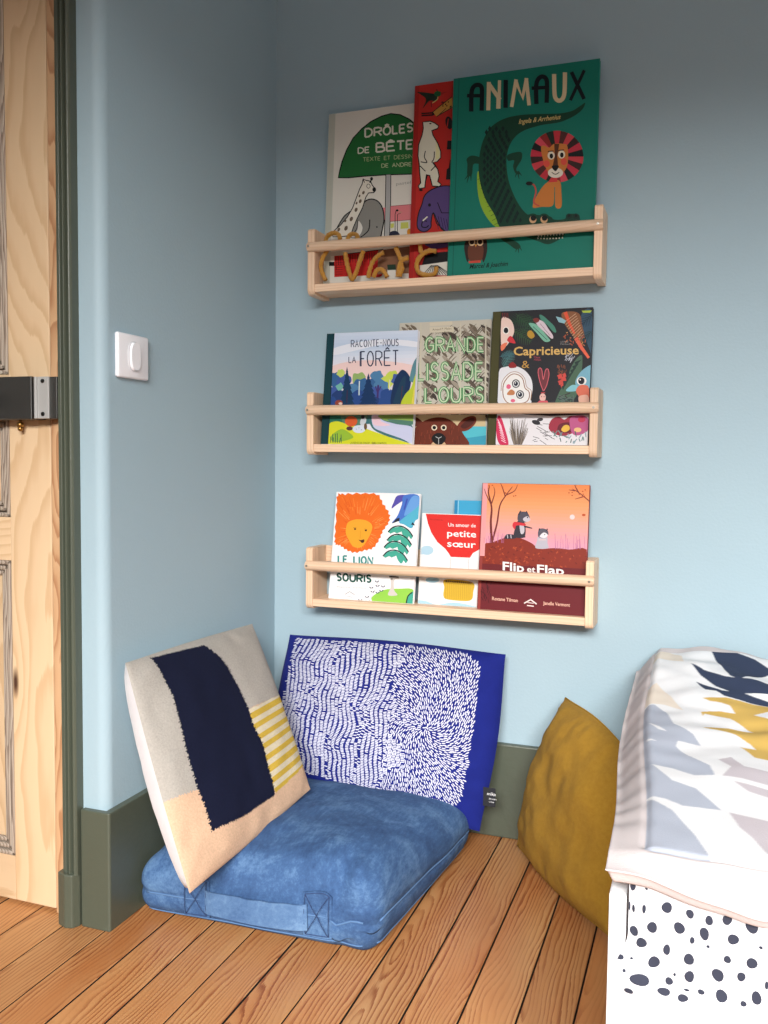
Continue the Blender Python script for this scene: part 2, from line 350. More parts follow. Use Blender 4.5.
# ================================================================== BOOK LEDGES
SX0, SX1, TS = .1140, .7140, .0155
def ledge(z, label, H=.131, zrr=.093):
    t = empty('book_ledge', ((SX0+SX1)/2, 0, z), label, 'shelf', 'pale wooden book ledges on the blue wall')
    D = .080; zr = z+zrr; rr = .0105
    for x in (SX0, SX1-TS):
        # side outline in (y,z): rounded front foot and a notch hugging the rail
        pts = [(0, z), (-D+.012, z)]
        pts += [(-D+.012-.012*math.sin(a), z+.012-.012*math.cos(a)) for a in [i*math.pi/2/5 for i in range(1, 6)]]
        pts += [(-D, zr-rr*.8), (-D+.010, zr-rr*.8), (-D+.010, zr+rr*.8), (-D, zr+rr*.8), (-D, z+H-.004), (-D+.004, z+H), (-.004, z+H), (0, z+H-.004)]
        n = len(pts); v = [(x, a, b) for a, b in pts]+[(x+TS, a, b) for a, b in pts]
        bm = bmesh.new(); V = [bm.verts.new(p) for p in v]
        for i in range(n): bm.faces.new((V[i], V[(i+1) % n], V[n+(i+1) % n], V[n+i]))
        for cap in (V[:n], V[n:]): bm.faces.new(cap)
        bmesh.ops.recalc_face_normals(bm, faces=bm.faces)
        sd = from_bm('side_panel', bm, M_shelfZ, t); b = sd.modifiers.new('bevel', 'BEVEL'); b.width = .0012; b.segments = 2
    box('bottom_shelf', (SX0+TS, -D+.001, z+.006), (SX1-TS, -.001, z+.022), M_shelf, t, .0012)
    box('back_rail', (SX0+TS, -.0085, z+H-.036), (SX1-TS, -.0005, z+H-.001), M_shelf, t, .001)
    bm = bmesh.new(); cyl(bm, (SX0+.0005, -D+.0005, zr), (SX1+.0015, -D+.0005, zr), rr, 28)
    es = [e for e in bm.edges if abs(e.verts[0].co.x-e.verts[1].co.x) < 1e-5]
    bmesh.ops.bevel(bm, geom=es, offset=.002, segments=2, affect='EDGES')
    rl = from_bm('front_rail', bm, M_shelf, t, True); rl.data.set_sharp_from_angle(angle=.7)
    for x in (SX0+.006, SX1-.0075):
        bm = bmesh.new(); cyl(bm, (x, -D-rr+.0012, zr), (x, -D-rr-.0002, zr), .0024, 14)
        from_bm('screw', bm, M_screw, t)
    return t
ledge(1.119, 'top wooden book ledge, holding the three tallest books', .136, .098)
ledge(.787, 'middle wooden book ledge, holding the forest, bear and dark jungle books')
ledge(.4595, 'lowest wooden book ledge, above the floor cushions')

# ================================================================== PRINT TOOL
class Art:
    """flat print on one cover: shapes given in enlarged-photo coordinates, laid on the real cover plane"""
    def __init__(s, x0, x1, z0, h, yb, yt):
        s.x0, s.x1, s.h = x0, x1, h; s.P0 = Vector((0, yb, z0)); s.up = Vector((0, yt-yb, h)).normalized()
        s.n = Vector((0, -s.up.z, s.up.y)); s.V = []; s.Fc = []; s.col = []; s.k = 0; s.T = (0, 0, 1)
    def crop(s, x0, y0, sc_): s.T = (x0, y0, sc_)
    def loc(s, x, y):
        px = s.T[0]+x/s.T[2]; py = s.T[1]+y/s.T[2]; d = ray(px, py); P = CAM+d*(((s.P0-CAM).dot(s.n))/d.dot(s.n))
        return P.x, (P-s.P0).dot(s.up)
    def put(s, u, v, lift):
        e = .0006; u = min(max(u, s.x0+e), s.x1-e); v = min(max(v, e), s.h-e)
        s.V.append(s.P0+Vector((u, 0, 0))+s.up*v+s.n*lift); return len(s.V)-1
    def lift(s): s.k += 1; return .0002+.000004*s.k
    def uvpoly(s, uv, col):
        L = s.lift(); pts = [Vector((a, b, 0)) for a, b in uv]; ids = [s.put(a, b, L) for a, b in uv]
        for t in geometry.tessellate_polygon([pts]):
            a, b, c = t
            if (pts[b]-pts[a]).cross(pts[c]-pts[a]).z < 0: b, c = c, b
            s.Fc.append((ids[a], ids[b], ids[c])); s.col.append(col)
    def poly(s, pts, col, smooth=False):
        if smooth: pts = [(p.x, p.y) for p in catmull([(a, b, 0) for a, b in pts], 5, True)]
        s.uvpoly([s.loc(a, b) for a, b in pts], col)
    def full(s, col, u0=0, u1=1, v0=0, v1=1):
        W = s.x1-s.x0
        s.uvpoly([(s.x0+W*u0, s.h*v0), (s.x0+W*u1, s.h*v0), (s.x0+W*u1, s.h*v1), (s.x0+W*u0, s.h*v1)], col)
    def grad(s, cols, n=14, v0=0, v1=1, u0=0, u1=1):
        for i in range(n):
            t = i/(n-1)*(len(cols)-1); a = int(min(t, len(cols)-2)); f = t-a
            c = tuple(cols[a][j]*(1-f)+cols[a+1][j]*f for j in range(3))
            s.full(c, u0, u1, v0+(v1-v0)*i/n, v0+(v1-v0)*(i+1)/n); s.k -= 1
        s.k += 1
    def line(s, pts, w_, col, smooth=False, closed=False, w2=None):
        if smooth: pts = [(p.x, p.y) for p in catmull([(a, b, 0) for a, b in pts], 5, closed)]
        if closed: pts = list(pts)+[pts[0]]
        P = [Vector(p) for p in pts]; L = s.lift(); ids = []
        for i, p in enumerate(P):
            if closed and i in (0, len(P)-1): d = P[1]-P[-2]
            else: d = P[min(i+1, len(P)-1)]-P[max(i-1, 0)]
            if d.length < 1e-6: d = Vector((1, 0))
            d.normalize(); nn = Vector((-d.y, d.x)); ww = w_ if w2 is None else w_+(w2-w_)*i/(len(P)-1)
            if 0 < i < len(P)-1:
                a = (P[i]-P[i-1]).normalized(); cc = max(.55, abs(a.dot(d))); ww /= cc
            ids.append([s.put(*s.loc(*(p+nn*ww/2)), L), s.put(*s.loc(*(p-nn*ww/2)), L)])
        for i in range(len(ids)-1):
            s.Fc.append((ids[i][0], ids[i][1], ids[i+1][1], ids[i+1][0])); s.col.append(col)
    def ell(s, x, y, rx, ry, col, rot=0, n=20, line=None):
        c, q = math.cos(rot), math.sin(rot)
        pts = [(x+rx*math.cos(a)*c-ry*math.sin(a)*q, y+rx*math.cos(a)*q+ry*math.sin(a)*c) for a in [6.28318*i/n for i in range(n)]]
        if col: s.poly(pts, col)
        if line: s.line(pts, line[0], line[1], closed=True)
    def text(s, txt, x, y, x1, y1, h, col, bold=0, shear=0):
        """txt from (x,y) to (x1,y1) along its baseline, capitals h high"""
        cu = bpy.data.curves.new('t', 'FONT'); cu.body = txt; cu.offset = bold; cu.shear = shear; cu.resolution_u = 2; cu.fill_mode = 'FRONT'
        o = bpy.data.objects.new('t', cu); C.objects.link(o); dg = bpy.context.evaluated_depsgraph_get()
        me = bpy.data.meshes.new_from_object(o.evaluated_get(dg)); xs = [v.co.x for v in me.vertices]
        a0, a1 = min(xs), max(xs); L = s.lift(); dx, dy = x1-x, y1-y; base = len(s.V)
        for v in me.vertices:
            t = (v.co.x-a0)/(a1-a0); s.put(*s.loc(x+dx*t+0*v.co.y, y+dy*t-v.co.y/.73*h), L)
        for p in me.polygons: s.Fc.append(tuple(base+i for i in p.vertices)); s.col.append(col)
        bpy.data.objects.remove(o); bpy.data.meshes.remove(me); bpy.data.curves.remove(cu)
    def letters(s, txt, x, y, x1, y1, h, col, w_, gap=.28, cw=1.0, jit=0):
        """hand drawn capitals from strokes"""
        ws = [FW.get(ch, 1)*cw if ch != ' ' else .7 for ch in txt]; tot = sum(ws)+gap*(len(txt)-1)
        dx, dy = (x1-x)/tot, (y1-y)/tot; p = 0
        for ch, wd in zip(txt, ws):
            j = random.uniform(-jit, jit)*h
            for st in FONT.get(ch, []):
                q = [(x+dx*(p+a*wd), y+dy*(p+a*wd)-b*h+j) for a, b in st]
                s.line(q, w_, col); s.k -= 1
            p += wd+gap
        s.k += 2
    def build(s, parent, name='cover_print'):
        me = bpy.data.meshes.new(name); me.from_pydata([tuple(v) for v in s.V], [], s.Fc); me.update()
        at = me.color_attributes.new('Col', 'FLOAT_COLOR', 'CORNER'); d = []
        for p, c in zip(me.polygons, s.col): d += list((*[.93*v**1.12 for v in lin(c)], 1))*p.loop_total
        at.data.foreach_set('color', d)
        bm = bmesh.new(); bm.from_mesh(me)
        for f in bm.faces:
            f.normal_update()
            if f.normal.dot(s.n) < 0: f.normal_flip()
        bm.to_mesh(me); bm.free()
        return link(name, me, M_print, parent)
def arcp(cx, cy, rx, ry, a0, a1, n=8): return [(cx+rx*math.cos(math.radians(a0+(a1-a0)*i/n)), cy+ry*math.sin(math.radians(a0+(a1-a0)*i/n))) for i in range(n+1)]
FW = {'I': .12, 'M': 1.25, 'E': .75, 'L': .7, 'F': .75, 'T': .9, "'": .15, '-': .6, 'S': .8, 'N': 1.0}
_S = [(.95, .82)]+arcp(.5, .75, .42, .25, 30, 180, 6)+[(.2, .56), (.75, .46)]+arcp(.5, .25, .45, .25, 20, -150, 8)
FONT = {
 'A': [[(0, 0), (.5, 1), (1, 0)], [(.2, .36), (.8, .36)]],
 'B': [[(0, 0), (0, 1)], [(0, 1), (.6, 1), (.85, .88), (.85, .64), (.6, .53), (0, .53)], [(.6, .53), (1, .4), (1, .12), (.7, 0), (0, 0)]],
 'C': [arcp(.55, .5, .52, .5, 50, 310, 12)],
 'D': [[(0, 0), (0, 1)], [(0, 1), (.5, 1), (.9, .8), (1, .5), (.9, .2), (.5, 0), (0, 0)]],
 'E': [[(0, 0), (0, 1)], [(0, 1), (1, 1)], [(0, .52), (.85, .52)], [(0, 0), (1, 0)]],
 'Ê': [[(0, 0), (0, 1)], [(0, 1), (1, 1)], [(0, .52), (.85, .52)], [(0, 0), (1, 0)], [(.2, 1.09), (.5, 1.22), (.8, 1.09)]],
 'F': [[(0, 0), (0, 1)], [(0, 1), (1, 1)], [(0, .52), (.85, .52)]],
 'G': [arcp(.55, .5, .52, .5, 50, 330, 12), [(.5, .45), (1, .45), (1, .1)]],
 'I': [[(.5, 0), (.5, 1)]],
 'J': [[(.9, 1), (.9, .25), (.6, 0), (.3, 0), (.05, .2)]],
 'K': [[(0, 0), (0, 1)], [(1, 1), (0, .45), (1, 0)]],
 'L': [[(0, 1), (0, 0)], [(0, 0), (1, 0)]],
 'M': [[(0, 0), (.05, 1), (.5, .35), (.95, 1), (1, 0)]],
 'N': [[(0, 0), (0, 1), (1, 0), (1, 1)]],
 'O': [arcp(.5, .5, .5, .5, 0, 360, 16)],
 'Ô': [arcp(.5, .5, .5, .5, 0, 360, 16), [(.2, 1.12), (.5, 1.25), (.8, 1.12)]],
 'P': [[(0, 0), (0, 1)], [(0, 1), (.6, 1), (1, .88), (1, .62), (.6, .48), (0, .48)]],
 'R': [[(0, 0), (0, 1)], [(0, 1), (.6, 1), (1, .88), (1, .62), (.6, .48), (0, .48)], [(.5, .48), (1, 0)]],
 'S': [_S], 'T': [[(.5, 0), (.5, 1)], [(0, 1), (1, 1)]],
 'U': [[(0, 1), (0, .3), (.2, .05), (.5, 0), (.8, .05), (1, .3), (1, 1)]],
 'X': [[(0, 0), (1, 1)], [(0, 1), (1, 0)]], "'": [[(.5, 1), (.4, .75)]], '-': [[(0, .5), (1, .5)]],
}
# ================================================================== BOOKS
def book(label, x0, x1, z0, h, yb, yt, th, cover, spine=None, group='picture books standing cover out on the ledges', base=None):
    t = empty('picture_book', ((x0+x1)/2, yb, z0), label, 'book', group)
    up = Vector((0, yt-yb, h)).normalized(); n = Vector((0, -up.z, up.y)); O = Vector((0, yb, z0))
    L = (Vector((0, yt, z0+h))-O).length
    def slab(name, a, b, v0, v1, d0, d1, m, bev=.0006):
        bm = bbox(bmesh.new(), (a, d0, v0), (b, d1, v1), bev, 1)
        for v in bm.verts: v.co = O+Vector((v.co.x, 0, 0))+up*v.co.z-n*v.co.y
        return from_bm(name, bm, m, t)
    cm = base_mat('cover_card', cover, .42); smt = cm if spine is None else base_mat('spine_cloth', spine, .7)
    bm = bmesh.new(); bbox(bm, (x0, 0, 0), (x1, .0022, L), .0006, 1); bbox(bm, (x0, th-.0022, 0), (x1, th, L), .0006, 1)
    for v in bm.verts: v.co = O+Vector((v.co.x, 0, 0))+up*v.co.z-n*v.co.y
    from_bm('cover', bm, cm, t)
    slab('pages', x0+.002, x1-.003, .003, L-.003, .0022, th-.0022, M_page, 0)
    bm = bmesh.new()      # rounded spine
    cyl(bm, (x0+.0005, th/2, .0002), (x0+.0005, th/2, L-.0002), th/2, 14)
    for v in bm.verts: v.co.x = x0+.0008+(v.co.x-x0)*.45
    for v in bm.verts: v.co = O+Vector((v.co.x, 0, 0))+up*v.co.z-n*v.co.y
    from_bm('spine', bm, smt, t, True)
    a = Art(x0, x1, z0, L, yb, yt)
    a.full(base or cover)
    return t, a
K = (24, 26, 28)
ZA, ZB, ZC = 1.1412, .8092, .4817
# ---- Top ledge: beasts, white cover, green parasol
t, a = book('white picture book with a green parasol, giraffe and grey elephant on the cover', .131, .405, ZA, .368, -.038, -.0125, .009, (226, 222, 212))
a.full((196, 198, 186), 0, .055)
a.crop(325, 105, 7.585)
dome = [(100, 552), (112, 500), (130, 430), (165, 340), (215, 250), (280, 180), (350, 125), (430, 85), (500, 66), (570, 74), (640, 108), (690, 150), (760, 230), (800, 330), (830, 450), (840, 515), (660, 524), (460, 530), (300, 540), (180, 552)]
a.poly(dome, (44, 116, 62)); a.line(dome, 9, K, closed=True)
CW = (222, 220, 205)
a.letters('DRÔLES', 305, 245, 665, 200, 62, CW, 13, .3, 1, .03)
a.letters('DE', 252, 368, 335, 360, 42, CW, 9)
a.letters('BÊTES', 390, 357, 730, 325, 66, CW, 13, .28)
a.letters('TEXTE ET DESSINS', 290, 428, 690, 400, 28, (180, 190, 140), 4)
a.letters('DE ANDRE', 430, 475, 655, 463, 28, (190, 200, 160), 5)
a.poly([(462, 530), (500, 528), (498, 760), (490, 1000), (450, 1000), (458, 760)], (178, 178, 176)); a.line([(462, 530), (458, 760), (450, 1000)], 6, K); a.line([(500, 528), (498, 760), (490, 1000)], 6, K)
a.text('pastel', 540, 610, 650, 596, 24, (160, 160, 150))
a.poly([(498, 768), (680, 752), (680, 868), (495, 884)], (226, 138, 142)); a.line([(498, 768), (680, 752)], 4, (150, 80, 80)); a.line([(495, 884), (680, 868)], 4, (150, 80, 80))
a.poly([(437, 780), (458, 778), (455, 870), (440, 872)], (226, 138, 142))
a.poly([(575, 892), (632, 888), (634, 935), (573, 940)], (206, 208, 110)); a.poly([(498, 900), (524, 897), (522, 930), (498, 935)], (206, 208, 110))
a.line([(532, 960), (532, 830), (540, 800), (552, 800)], 5, K); a.line([(550, 960), (550, 830), (575, 820)], 5, K); a.ell(548, 800, 10, 8, (40, 40, 40)); a.poly([(560, 800), (592, 814), (562, 824)], (214, 150, 140))
a.poly([(490, 990), (495, 965), (520, 955), (550, 960), (565, 990)], (50, 52, 70), True); a.ell(640, 965, 18, 28, (220, 150, 50))
G = (148, 146, 140)
el = [(190, 980), (215, 880), (250, 800), (300, 735), (350, 714), (400, 730), (435, 780), (448, 860), (436, 940), (420, 1010), (300, 1010), (200, 1010)]
a.poly(el, G, True); a.line(el[:10], 9, K, True)
a.poly([(75, 965), (110, 900), (150, 840), (205, 800), (190, 900), (120, 960)], G, True); a.line([(75, 965), (110, 900), (150, 840), (205, 800)], 8, K, True)
a.line([(250, 870), (240, 940), (200, 990)], 5, K, True); a.line([(340, 870), (330, 950), (270, 1005)], 8, K, True); a.poly([(255, 880), (285, 930), (260, 990), (200, 1000), (245, 950)], (226, 222, 212), True); a.ell(394, 926, 6, 6, K)
gi = [(62, 960), (120, 910), (170, 850), (210, 780), (240, 700), (262, 640), (282, 600), (290, 560), (310, 572), (345, 578), (360, 610), (384, 640), (372, 664), (330, 668), (310, 700), (285, 780), (245, 860), (215, 930), (195, 990), (120, 1000), (60, 1000)]
a.poly(gi, (232, 226, 212)); a.line(gi, 7, K, closed=True)
for x, y, r in ((292, 665, 12), (268, 730, 13), (236, 795, 14), (200, 865, 15), (160, 935, 16), (240, 745, 9), (262, 690, 9), (105, 945, 13), (155, 880, 9)): a.ell(x, y, r*.8, r*1.25, (120, 104, 88), .4, 9)
a.ell(330, 616, 13, 16, (232, 226, 212), line=(4, K)); a.ell(374, 642, 14, 18, K); a.line([(340, 590), (354, 566)], 10, K); a.ell(354, 560, 11, 13, K); a.line([(290, 560), (300, 590)], 6, K)
a.crop(300, 190, 4.8)
a.poly([(165, 312), (400, 285), (385, 330), (330, 380), (330, 410), (165, 418)], (196, 44, 40)); a.line([(165, 315), (400, 285)], 4, K)
for i in range(17): x = 172+i*11.5; a.line([(x, 318-i*1.2), (x+2, 350-i*1.2+random.uniform(0, 40))], 2.6, K)
for i in range(6): a.line([(170, 350+i*11), (205, 349+i*11)], 2, K)
a.poly([(140, 300), (200, 292), (225, 312), (150, 318)], (206, 200, 190)); a.poly([(140, 345), (165, 345), (165, 365), (140, 365)], K)
a.poly([(325, 410), (345, 350), (380, 310), (410, 320), (400, 370), (390, 415)], (196, 44, 40), True); a.line([(330, 400), (350, 345), (400, 310)], 5, K, True)
a.poly([(375, 290), (530, 270), (530, 400), (460, 402), (460, 372), (420, 374), (420, 404), (372, 405)], (146, 106, 80)); a.line([(420, 372), (460, 370)], 26, (44, 66, 50))
a.build(t)
# ---- red book with white bear
t, a = book('red picture book with a white bear and a purple elephant on the cover', .3275, .60, ZA, .396, -.053, -.027, .012, (190, 50, 42))
a.full((172, 42, 36), 0, .035)
a.crop(405, 75, 7.314)
a.poly([(90, 125), (150, 128), (215, 140), (240, 165), (225, 195), (180, 190), (130, 245), (150, 200), (150, 170), (110, 140)], (30, 50, 40), True)
a.ell(240, 138, 28, 20, (36, 100, 60)); a.poly([(262, 130), (310, 122), (262, 148)], (160, 44, 40)); a.line([(200, 205), (235, 180), (240, 160)], 7, (200, 190, 120), True); a.line([(190, 190), (195, 235)], 5, K); a.line([(232, 105), (236, 120)], 6, K)
a.line([(120, 290), (200, 285), (250, 250)], 26, K); a.line([(120, 290), (200, 285)], 5, (190, 50, 42))
a.poly([(205, 270), (290, 200), (345, 160), (350, 240), (230, 305)], (196, 146, 70)); a.line([(205, 270), (290, 200), (345, 160)], 6, K); a.line([(230, 305), (350, 235)], 6, K)
for i in range(12): a.ell(random.uniform(270, 340), random.uniform(195, 245), 6, 5, K, n=7)
a.line([(240, 300), (300, 245)], 5, K)
a.ell(322, 350, 26, 48, K, -.2); a.line([(318, 320), (308, 380)], 6, (190, 50, 42)); a.poly([(310, 480), (350, 480), (350, 545), (306, 545)], K); a.poly([(330, 620), (350, 610), (350, 765), (300, 765), (305, 690), (320, 680)], K)
bear = [(130, 345), (150, 342), (185, 338), (215, 350), (246, 372), (240, 392), (196, 408), (205, 440), (240, 500), (262, 560), (262, 605), (235, 635), (205, 640), (240, 690), (250, 740), (240, 780), (265, 800), (250, 818), (200, 812), (192, 780), (180, 735), (160, 730), (150, 780), (145, 825), (105, 832), (98, 812), (115, 790), (108, 720), (104, 650), (95, 590), (100, 510), (125, 440), (134, 390)]
a.poly(bear, (222, 218, 200)); a.line(bear, 8, K, closed=True)
a.line([(150, 555), (142, 600), (160, 640), (115, 635)], 7, K, True); a.line([(215, 560), (212, 610), (195, 640)], 7, K, True); a.line([(110, 665), (150, 705)], 7, K); a.line([(220, 668), (190, 700)], 7, K); a.ell(186, 356, 9, 5, K); a.line([(196, 408), (225, 398)], 6, K); a.line([(185, 735), (160, 735)], 6, K); a.poly([(225, 480), (255, 560), (250, 610), (225, 620)], (226, 220, 170))
a.ell(118, 842, 14, 8, K)
a.crop(300, 190, 4.8)
el = [(585, 70), (600, 25), (640, -5), (700, -20), (760, 0), (780, 100), (760, 200), (690, 195), (660, 150), (640, 110), (630, 150), (628, 180), (600, 200), (570, 190), (562, 160), (570, 110)]
a.poly(el, (96, 76, 128), True); a.line(el, 5, K, True, True); a.ell(622, 72, 7, 8, K); a.line([(610, 150), (590, 150), (585, 175), (605, 180), (618, 170)], 5, K, True); a.line([(612, 128), (590, 148)], 6, (230, 225, 210))
a.line([(640, 110), (655, 160), (700, 200)], 4, K); a.line([(660, 60), (680, 110), (720, 110)], 4, K)
for i in range(5): a.line([(650+i*13, 120+i*5), (665+i*12, 190)], 2.5, (40, 30, 70))
a.poly([(600, 265), (720, 235), (740, 270), (640, 285)], (96, 76, 128)); a.line([(600, 262), (720, 240)], 6, K); a.line([(660, 255), (720, 252)], 8, K)
bl = [(585, 360), (600, 315), (650, 300), (720, 295), (720, 345), (650, 362)]
a.poly(bl, K); a.poly([(575, 362), (720, 342), (720, 410), (575, 410)], (222, 218, 206))
for i in range(11): a.line([(630+i*3, 362), (590+i*14, 408)], 3.2, K)
a.line([(560, 330), (560, 410)], 3, (140, 30, 30))
a.build(t)
# ---- teal animals book
TE = (24, 128, 112)
t, a = book('largest picture book, teal with a dark green crocodile and a lion with striped mane', .4125, .697, ZA, .394, -.066, -.040, .012, TE)
a.full((16, 104, 92), .036, .042)
a.crop(440, 50, 3.939)
DG = (22, 72, 54)
a.poly([(148, 480), (165, 500), (172, 560), (195, 610), (235, 660), (250, 700), (220, 698), (185, 660), (160, 610), (148, 550)], (150, 184, 60), True)
for i in range(11):
    f = i/10; a.line([(148+f*64, 510+f*180), (168+f*75, 505+f*168)], 1.6, (40, 70, 40))
body = [(572, 208), (560, 235), (525, 262), (470, 285), (400, 296), (330, 318), (290, 350), (268, 395), (262, 450), (272, 520), (300, 590), (335, 640), (370, 665), (345, 685), (300, 700), (240, 700), (215, 650), (180, 590), (160, 530), (152, 470), (158, 400), (175, 345), (205, 300), (255, 270), (320, 256), (400, 252), (470, 250), (520, 240), (550, 222)]
a.poly(body, DG, True)
for r in range(26):     # harlequin scales
    y = 310+r*14.5; c = 222 if y < 330 else (240-(y-330)*.35 if y < 400 else 214 if y < 520 else 214+(y-520)*.42)
    for q in range(-3, 4):
        if (q+r) % 2: continue
        x = c+q*13; a.poly([(x-7, y), (x, y-12), (x+7, y), (x, y+12)], (12, 46, 42)); a.k -= 1
a.poly([(105, 430), (125, 416), (160, 425), (160, 448), (132, 450), (126, 490), (108, 495), (108, 450)], DG, True)
a.poly([(268, 412), (318, 402), (322, 430), (300, 470), (318, 488), (298, 486), (288, 460), (292, 435), (268, 436)], DG, True)
for p in (((115, 488), (98, 510)), ((115, 488), (106, 524)), ((122, 488), (122, 515)), ((305, 478), (296, 502)), ((305, 478), (312, 508)), ((308, 478), (322, 495))): a.line(p, 7, DG, w2=2)
head = [(330, 660), (350, 648), (430, 655), (450, 668), (490, 666), (500, 650), (520, 645), (548, 650), (550, 680), (540, 700), (500, 716), (480, 740), (430, 765), (390, 755), (350, 740), (300, 720)]
a.poly(head, DG, True)
for x in (366, 410): a.ell(x, 664, 22, 20, DG); a.ell(x, 668, 14, 15, (214, 172, 130)); a.ell(x+2, 662, 11, 11, (16, 26, 24))
a.ell(508, 655, 12, 11, (20, 60, 48)); a.ell(536, 655, 12, 11, (20, 60, 48)); a.ell(508, 653, 5, 5, K); a.ell(536, 653, 5, 5, K)
for i in range(9):
    x = 388+i*12; y = 735-abs(i-3.5)*-1.5; a.poly([(x-5, 728-i*.8), (x+5, 727-i*.8), (x, 737-i*.8)], (220, 214, 196)); a.ell(x-2, 742+2*math.sin(i/8*3.1)-i*.3, 3.2, 3, (220, 214, 196), n=8)
a.line([(384, 722), (430, 726), (500, 716)], 4, (16, 44, 36))
a.poly([(262, 740), (300, 755), (318, 775), (300, 785), (270, 765), (240, 745)], DG, True)
for p in (((305, 772), (298, 796)), ((308, 772), (310, 799)), ((310, 770), (322, 790))): a.line(p, 6, DG, w2=2)
cx, cy, R = 461, 420, 104
mc = [(206, 74, 84), (66, 42, 40), (200, 60, 80), (28, 34, 36), (216, 84, 100), (150, 50, 48), (36, 52, 44), (196, 60, 72), (90, 50, 46)]
nS = 22
for i in range(nS):
    a0, a1 = 6.28318*i/nS, 6.28318*(i+1)/nS
    rr = lambda q: (cx+R*math.cos(q)*(1.0), cy+R*math.sin(q)*(.98))
    a.poly([(cx, cy), rr(a0), rr((a0+a1)/2), rr(a1)], mc[i % 9]); a.k -= 1
a.k += 1
TA = (206, 132, 66)
a.poly([(365, 618), (390, 560), (425, 520), (470, 515), (478, 560), (478, 618), (455, 618), (450, 560), (445, 612), (400, 618)], TA, True); a.line([(452, 540), (452, 618)], 3, TE); a.poly([(378, 606), (395, 575), (430, 530), (440, 610)], TA)
a.line([(392, 615), (370, 600), (378, 560), (372, 535), (362, 528)], 6, (196, 90, 80), True); a.ell(352, 526, 14, 8, K)
a.poly([(440, 500), (462, 498), (462, 520), (425, 522)], (210, 70, 70))
a.poly([(398, 385), (412, 377), (430, 385), (450, 370), (485, 370), (502, 380), (504, 440), (490, 478), (456, 500), (426, 480), (408, 440)], TA, True)
a.poly([(450, 370), (470, 370), (462, 420), (466, 465), (442, 465), (452, 420)], (96, 56, 34)); a.ell(420, 448, 13, 14, (222, 92, 76)); a.ell(488, 440, 12, 14, (222, 92, 76))
a.ell(455, 484, 30, 20, (228, 220, 204)); a.poly([(440, 458), (468, 456), (455, 478)], K, True); a.line([(440, 482), (455, 490), (470, 482)], 3, K, True)
for x, y in ((438, 416), (479, 412)): a.ell(x, y, 14, 16, (232, 226, 206)); a.ell(x+1, y+2, 7, 10, K); a.line([(x-13, y-16), (x+10, y-18)], 4, (80, 48, 30))
a.text('Ingela & Arrhenius', 310, 292, 476, 272, 20, (220, 196, 130), .01, .35)
ow = (54, 38, 34)
a.poly([(98, 800), (96, 770), (108, 740), (125, 742), (140, 748), (160, 742), (182, 745), (186, 790), (172, 836), (160, 815), (120, 815), (108, 836)], ow, True); a.poly([(112, 775), (140, 765), (170, 775), (166, 825), (140, 832), (114, 825)], (110, 66, 48), True)
for x in (126, 158): a.ell(x, 758, 13, 14, (214, 186, 150)); a.ell(x, 756, 9, 10, (50, 36, 34))
a.poly([(137, 766), (146, 766), (141, 778)], (206, 150, 70)); a.poly([(112, 832), (160, 828), (160, 838), (114, 840)], (200, 80, 66))
a.text('Marcel & Joachim', 116, 862, 268, 850, 19, (10, 30, 30), .012, .35)
a.crop(450, 55, 4.8)
NV, CR = (14, 24, 34), (222, 206, 170)
lw = 21
a.line([(102, 272), (104, 180), (115, 152), (132, 144), (148, 150), (154, 175), (152, 268)], lw, NV, True); a.line([(82, 196), (160, 196)], 17, NV)
a.line([(184, 266), (187, 130)], 19, CR); a.line([(184, 135), (240, 215)], 19, CR); a.line([(235, 258), (238, 122)], 15, CR); a.line([(228, 258), (230, 190)], 12, CR)
a.line([(267, 254), (268, 120)], 21, NV)
a.line([(296, 250), (318, 118)], 17, CR); a.line([(316, 124), (348, 205), (368, 112)], 17, CR); a.line([(366, 112), (380, 242)], 17, CR)
a.line([(415, 236), (414, 150), (424, 116), (444, 104), (462, 116), (466, 150), (464, 230)], lw, NV, True); a.line([(392, 160), (470, 156)], 17, NV)
a.line([(500, 92), (502, 185), (510, 212), (526, 220), (542, 208), (550, 175), (552, 84)], 20, CR, True)
a.line([(583, 82), (644, 212)], 18, NV); a.line([(645, 74), (578, 218)], 15, NV)
a.build(t)
# ---- Middle ledge: bear book (back)
t, a = book('grey and cream picture book with green hand-drawn capitals and a brown bear', .296, .4925, ZB, .254, -.045, -.014, .010, (200, 195, 182))
a.crop(395, 315, 7.31)
for i in range(760):       # dark brush strokes of fir branches
    cxx = random.choice((40, 190, 340, 480, 590, 680)); x = cxx+random.uniform(-85, 85); y = random.uniform(60, 740)
    if 210 < x < 420 and y < 110: continue
    s_ = 1 if x > cxx else -1; L_ = random.uniform(30, 70); c = random.choice(((104, 92, 82), (136, 124, 112), (78, 68, 62), (168, 158, 144), (120, 108, 92)))
    a.poly([(x, y), (x+s_*L_*.35-6, y+L_*.5), (x+s_*L_, y+L_*1.1), (x+s_*L_*.65+8, y+L_*.4)], c, True); a.k -= .8
for cxx in (190, 480, 665): a.line([(cxx, 60), (cxx-5, 700)], 9, (206, 200, 182), w2=14)
a.line([(255, 70), (420, 60)], 26, (212, 204, 184)); a.line([(255, 110), (430, 105)], 40, (212, 204, 184))
a.text('Arnaud P. Madec', 275, 115, 415, 106, 17, (120, 112, 96)); a.text('Jeanne Petit', 295, 140, 400, 130, 16, (120, 112, 96))
GR = (88, 152, 100); LG = (206, 222, 190)
for c, wd in ((GR, 22), (LG, 9)):
    st = random.getstate(); random.seed(3)
    a.letters('GRANDE', 225, 268, 648, 268, 100, c, wd, .35, 1, .02)
    a.letters('LISSADE', 165, 478, 640, 474, 125, c, wd, .35, 1, .02)
    a.letters("L'OURS", 222, 640, 645, 634, 105, c, wd, .35, 1, .02)
    random.setstate(st)
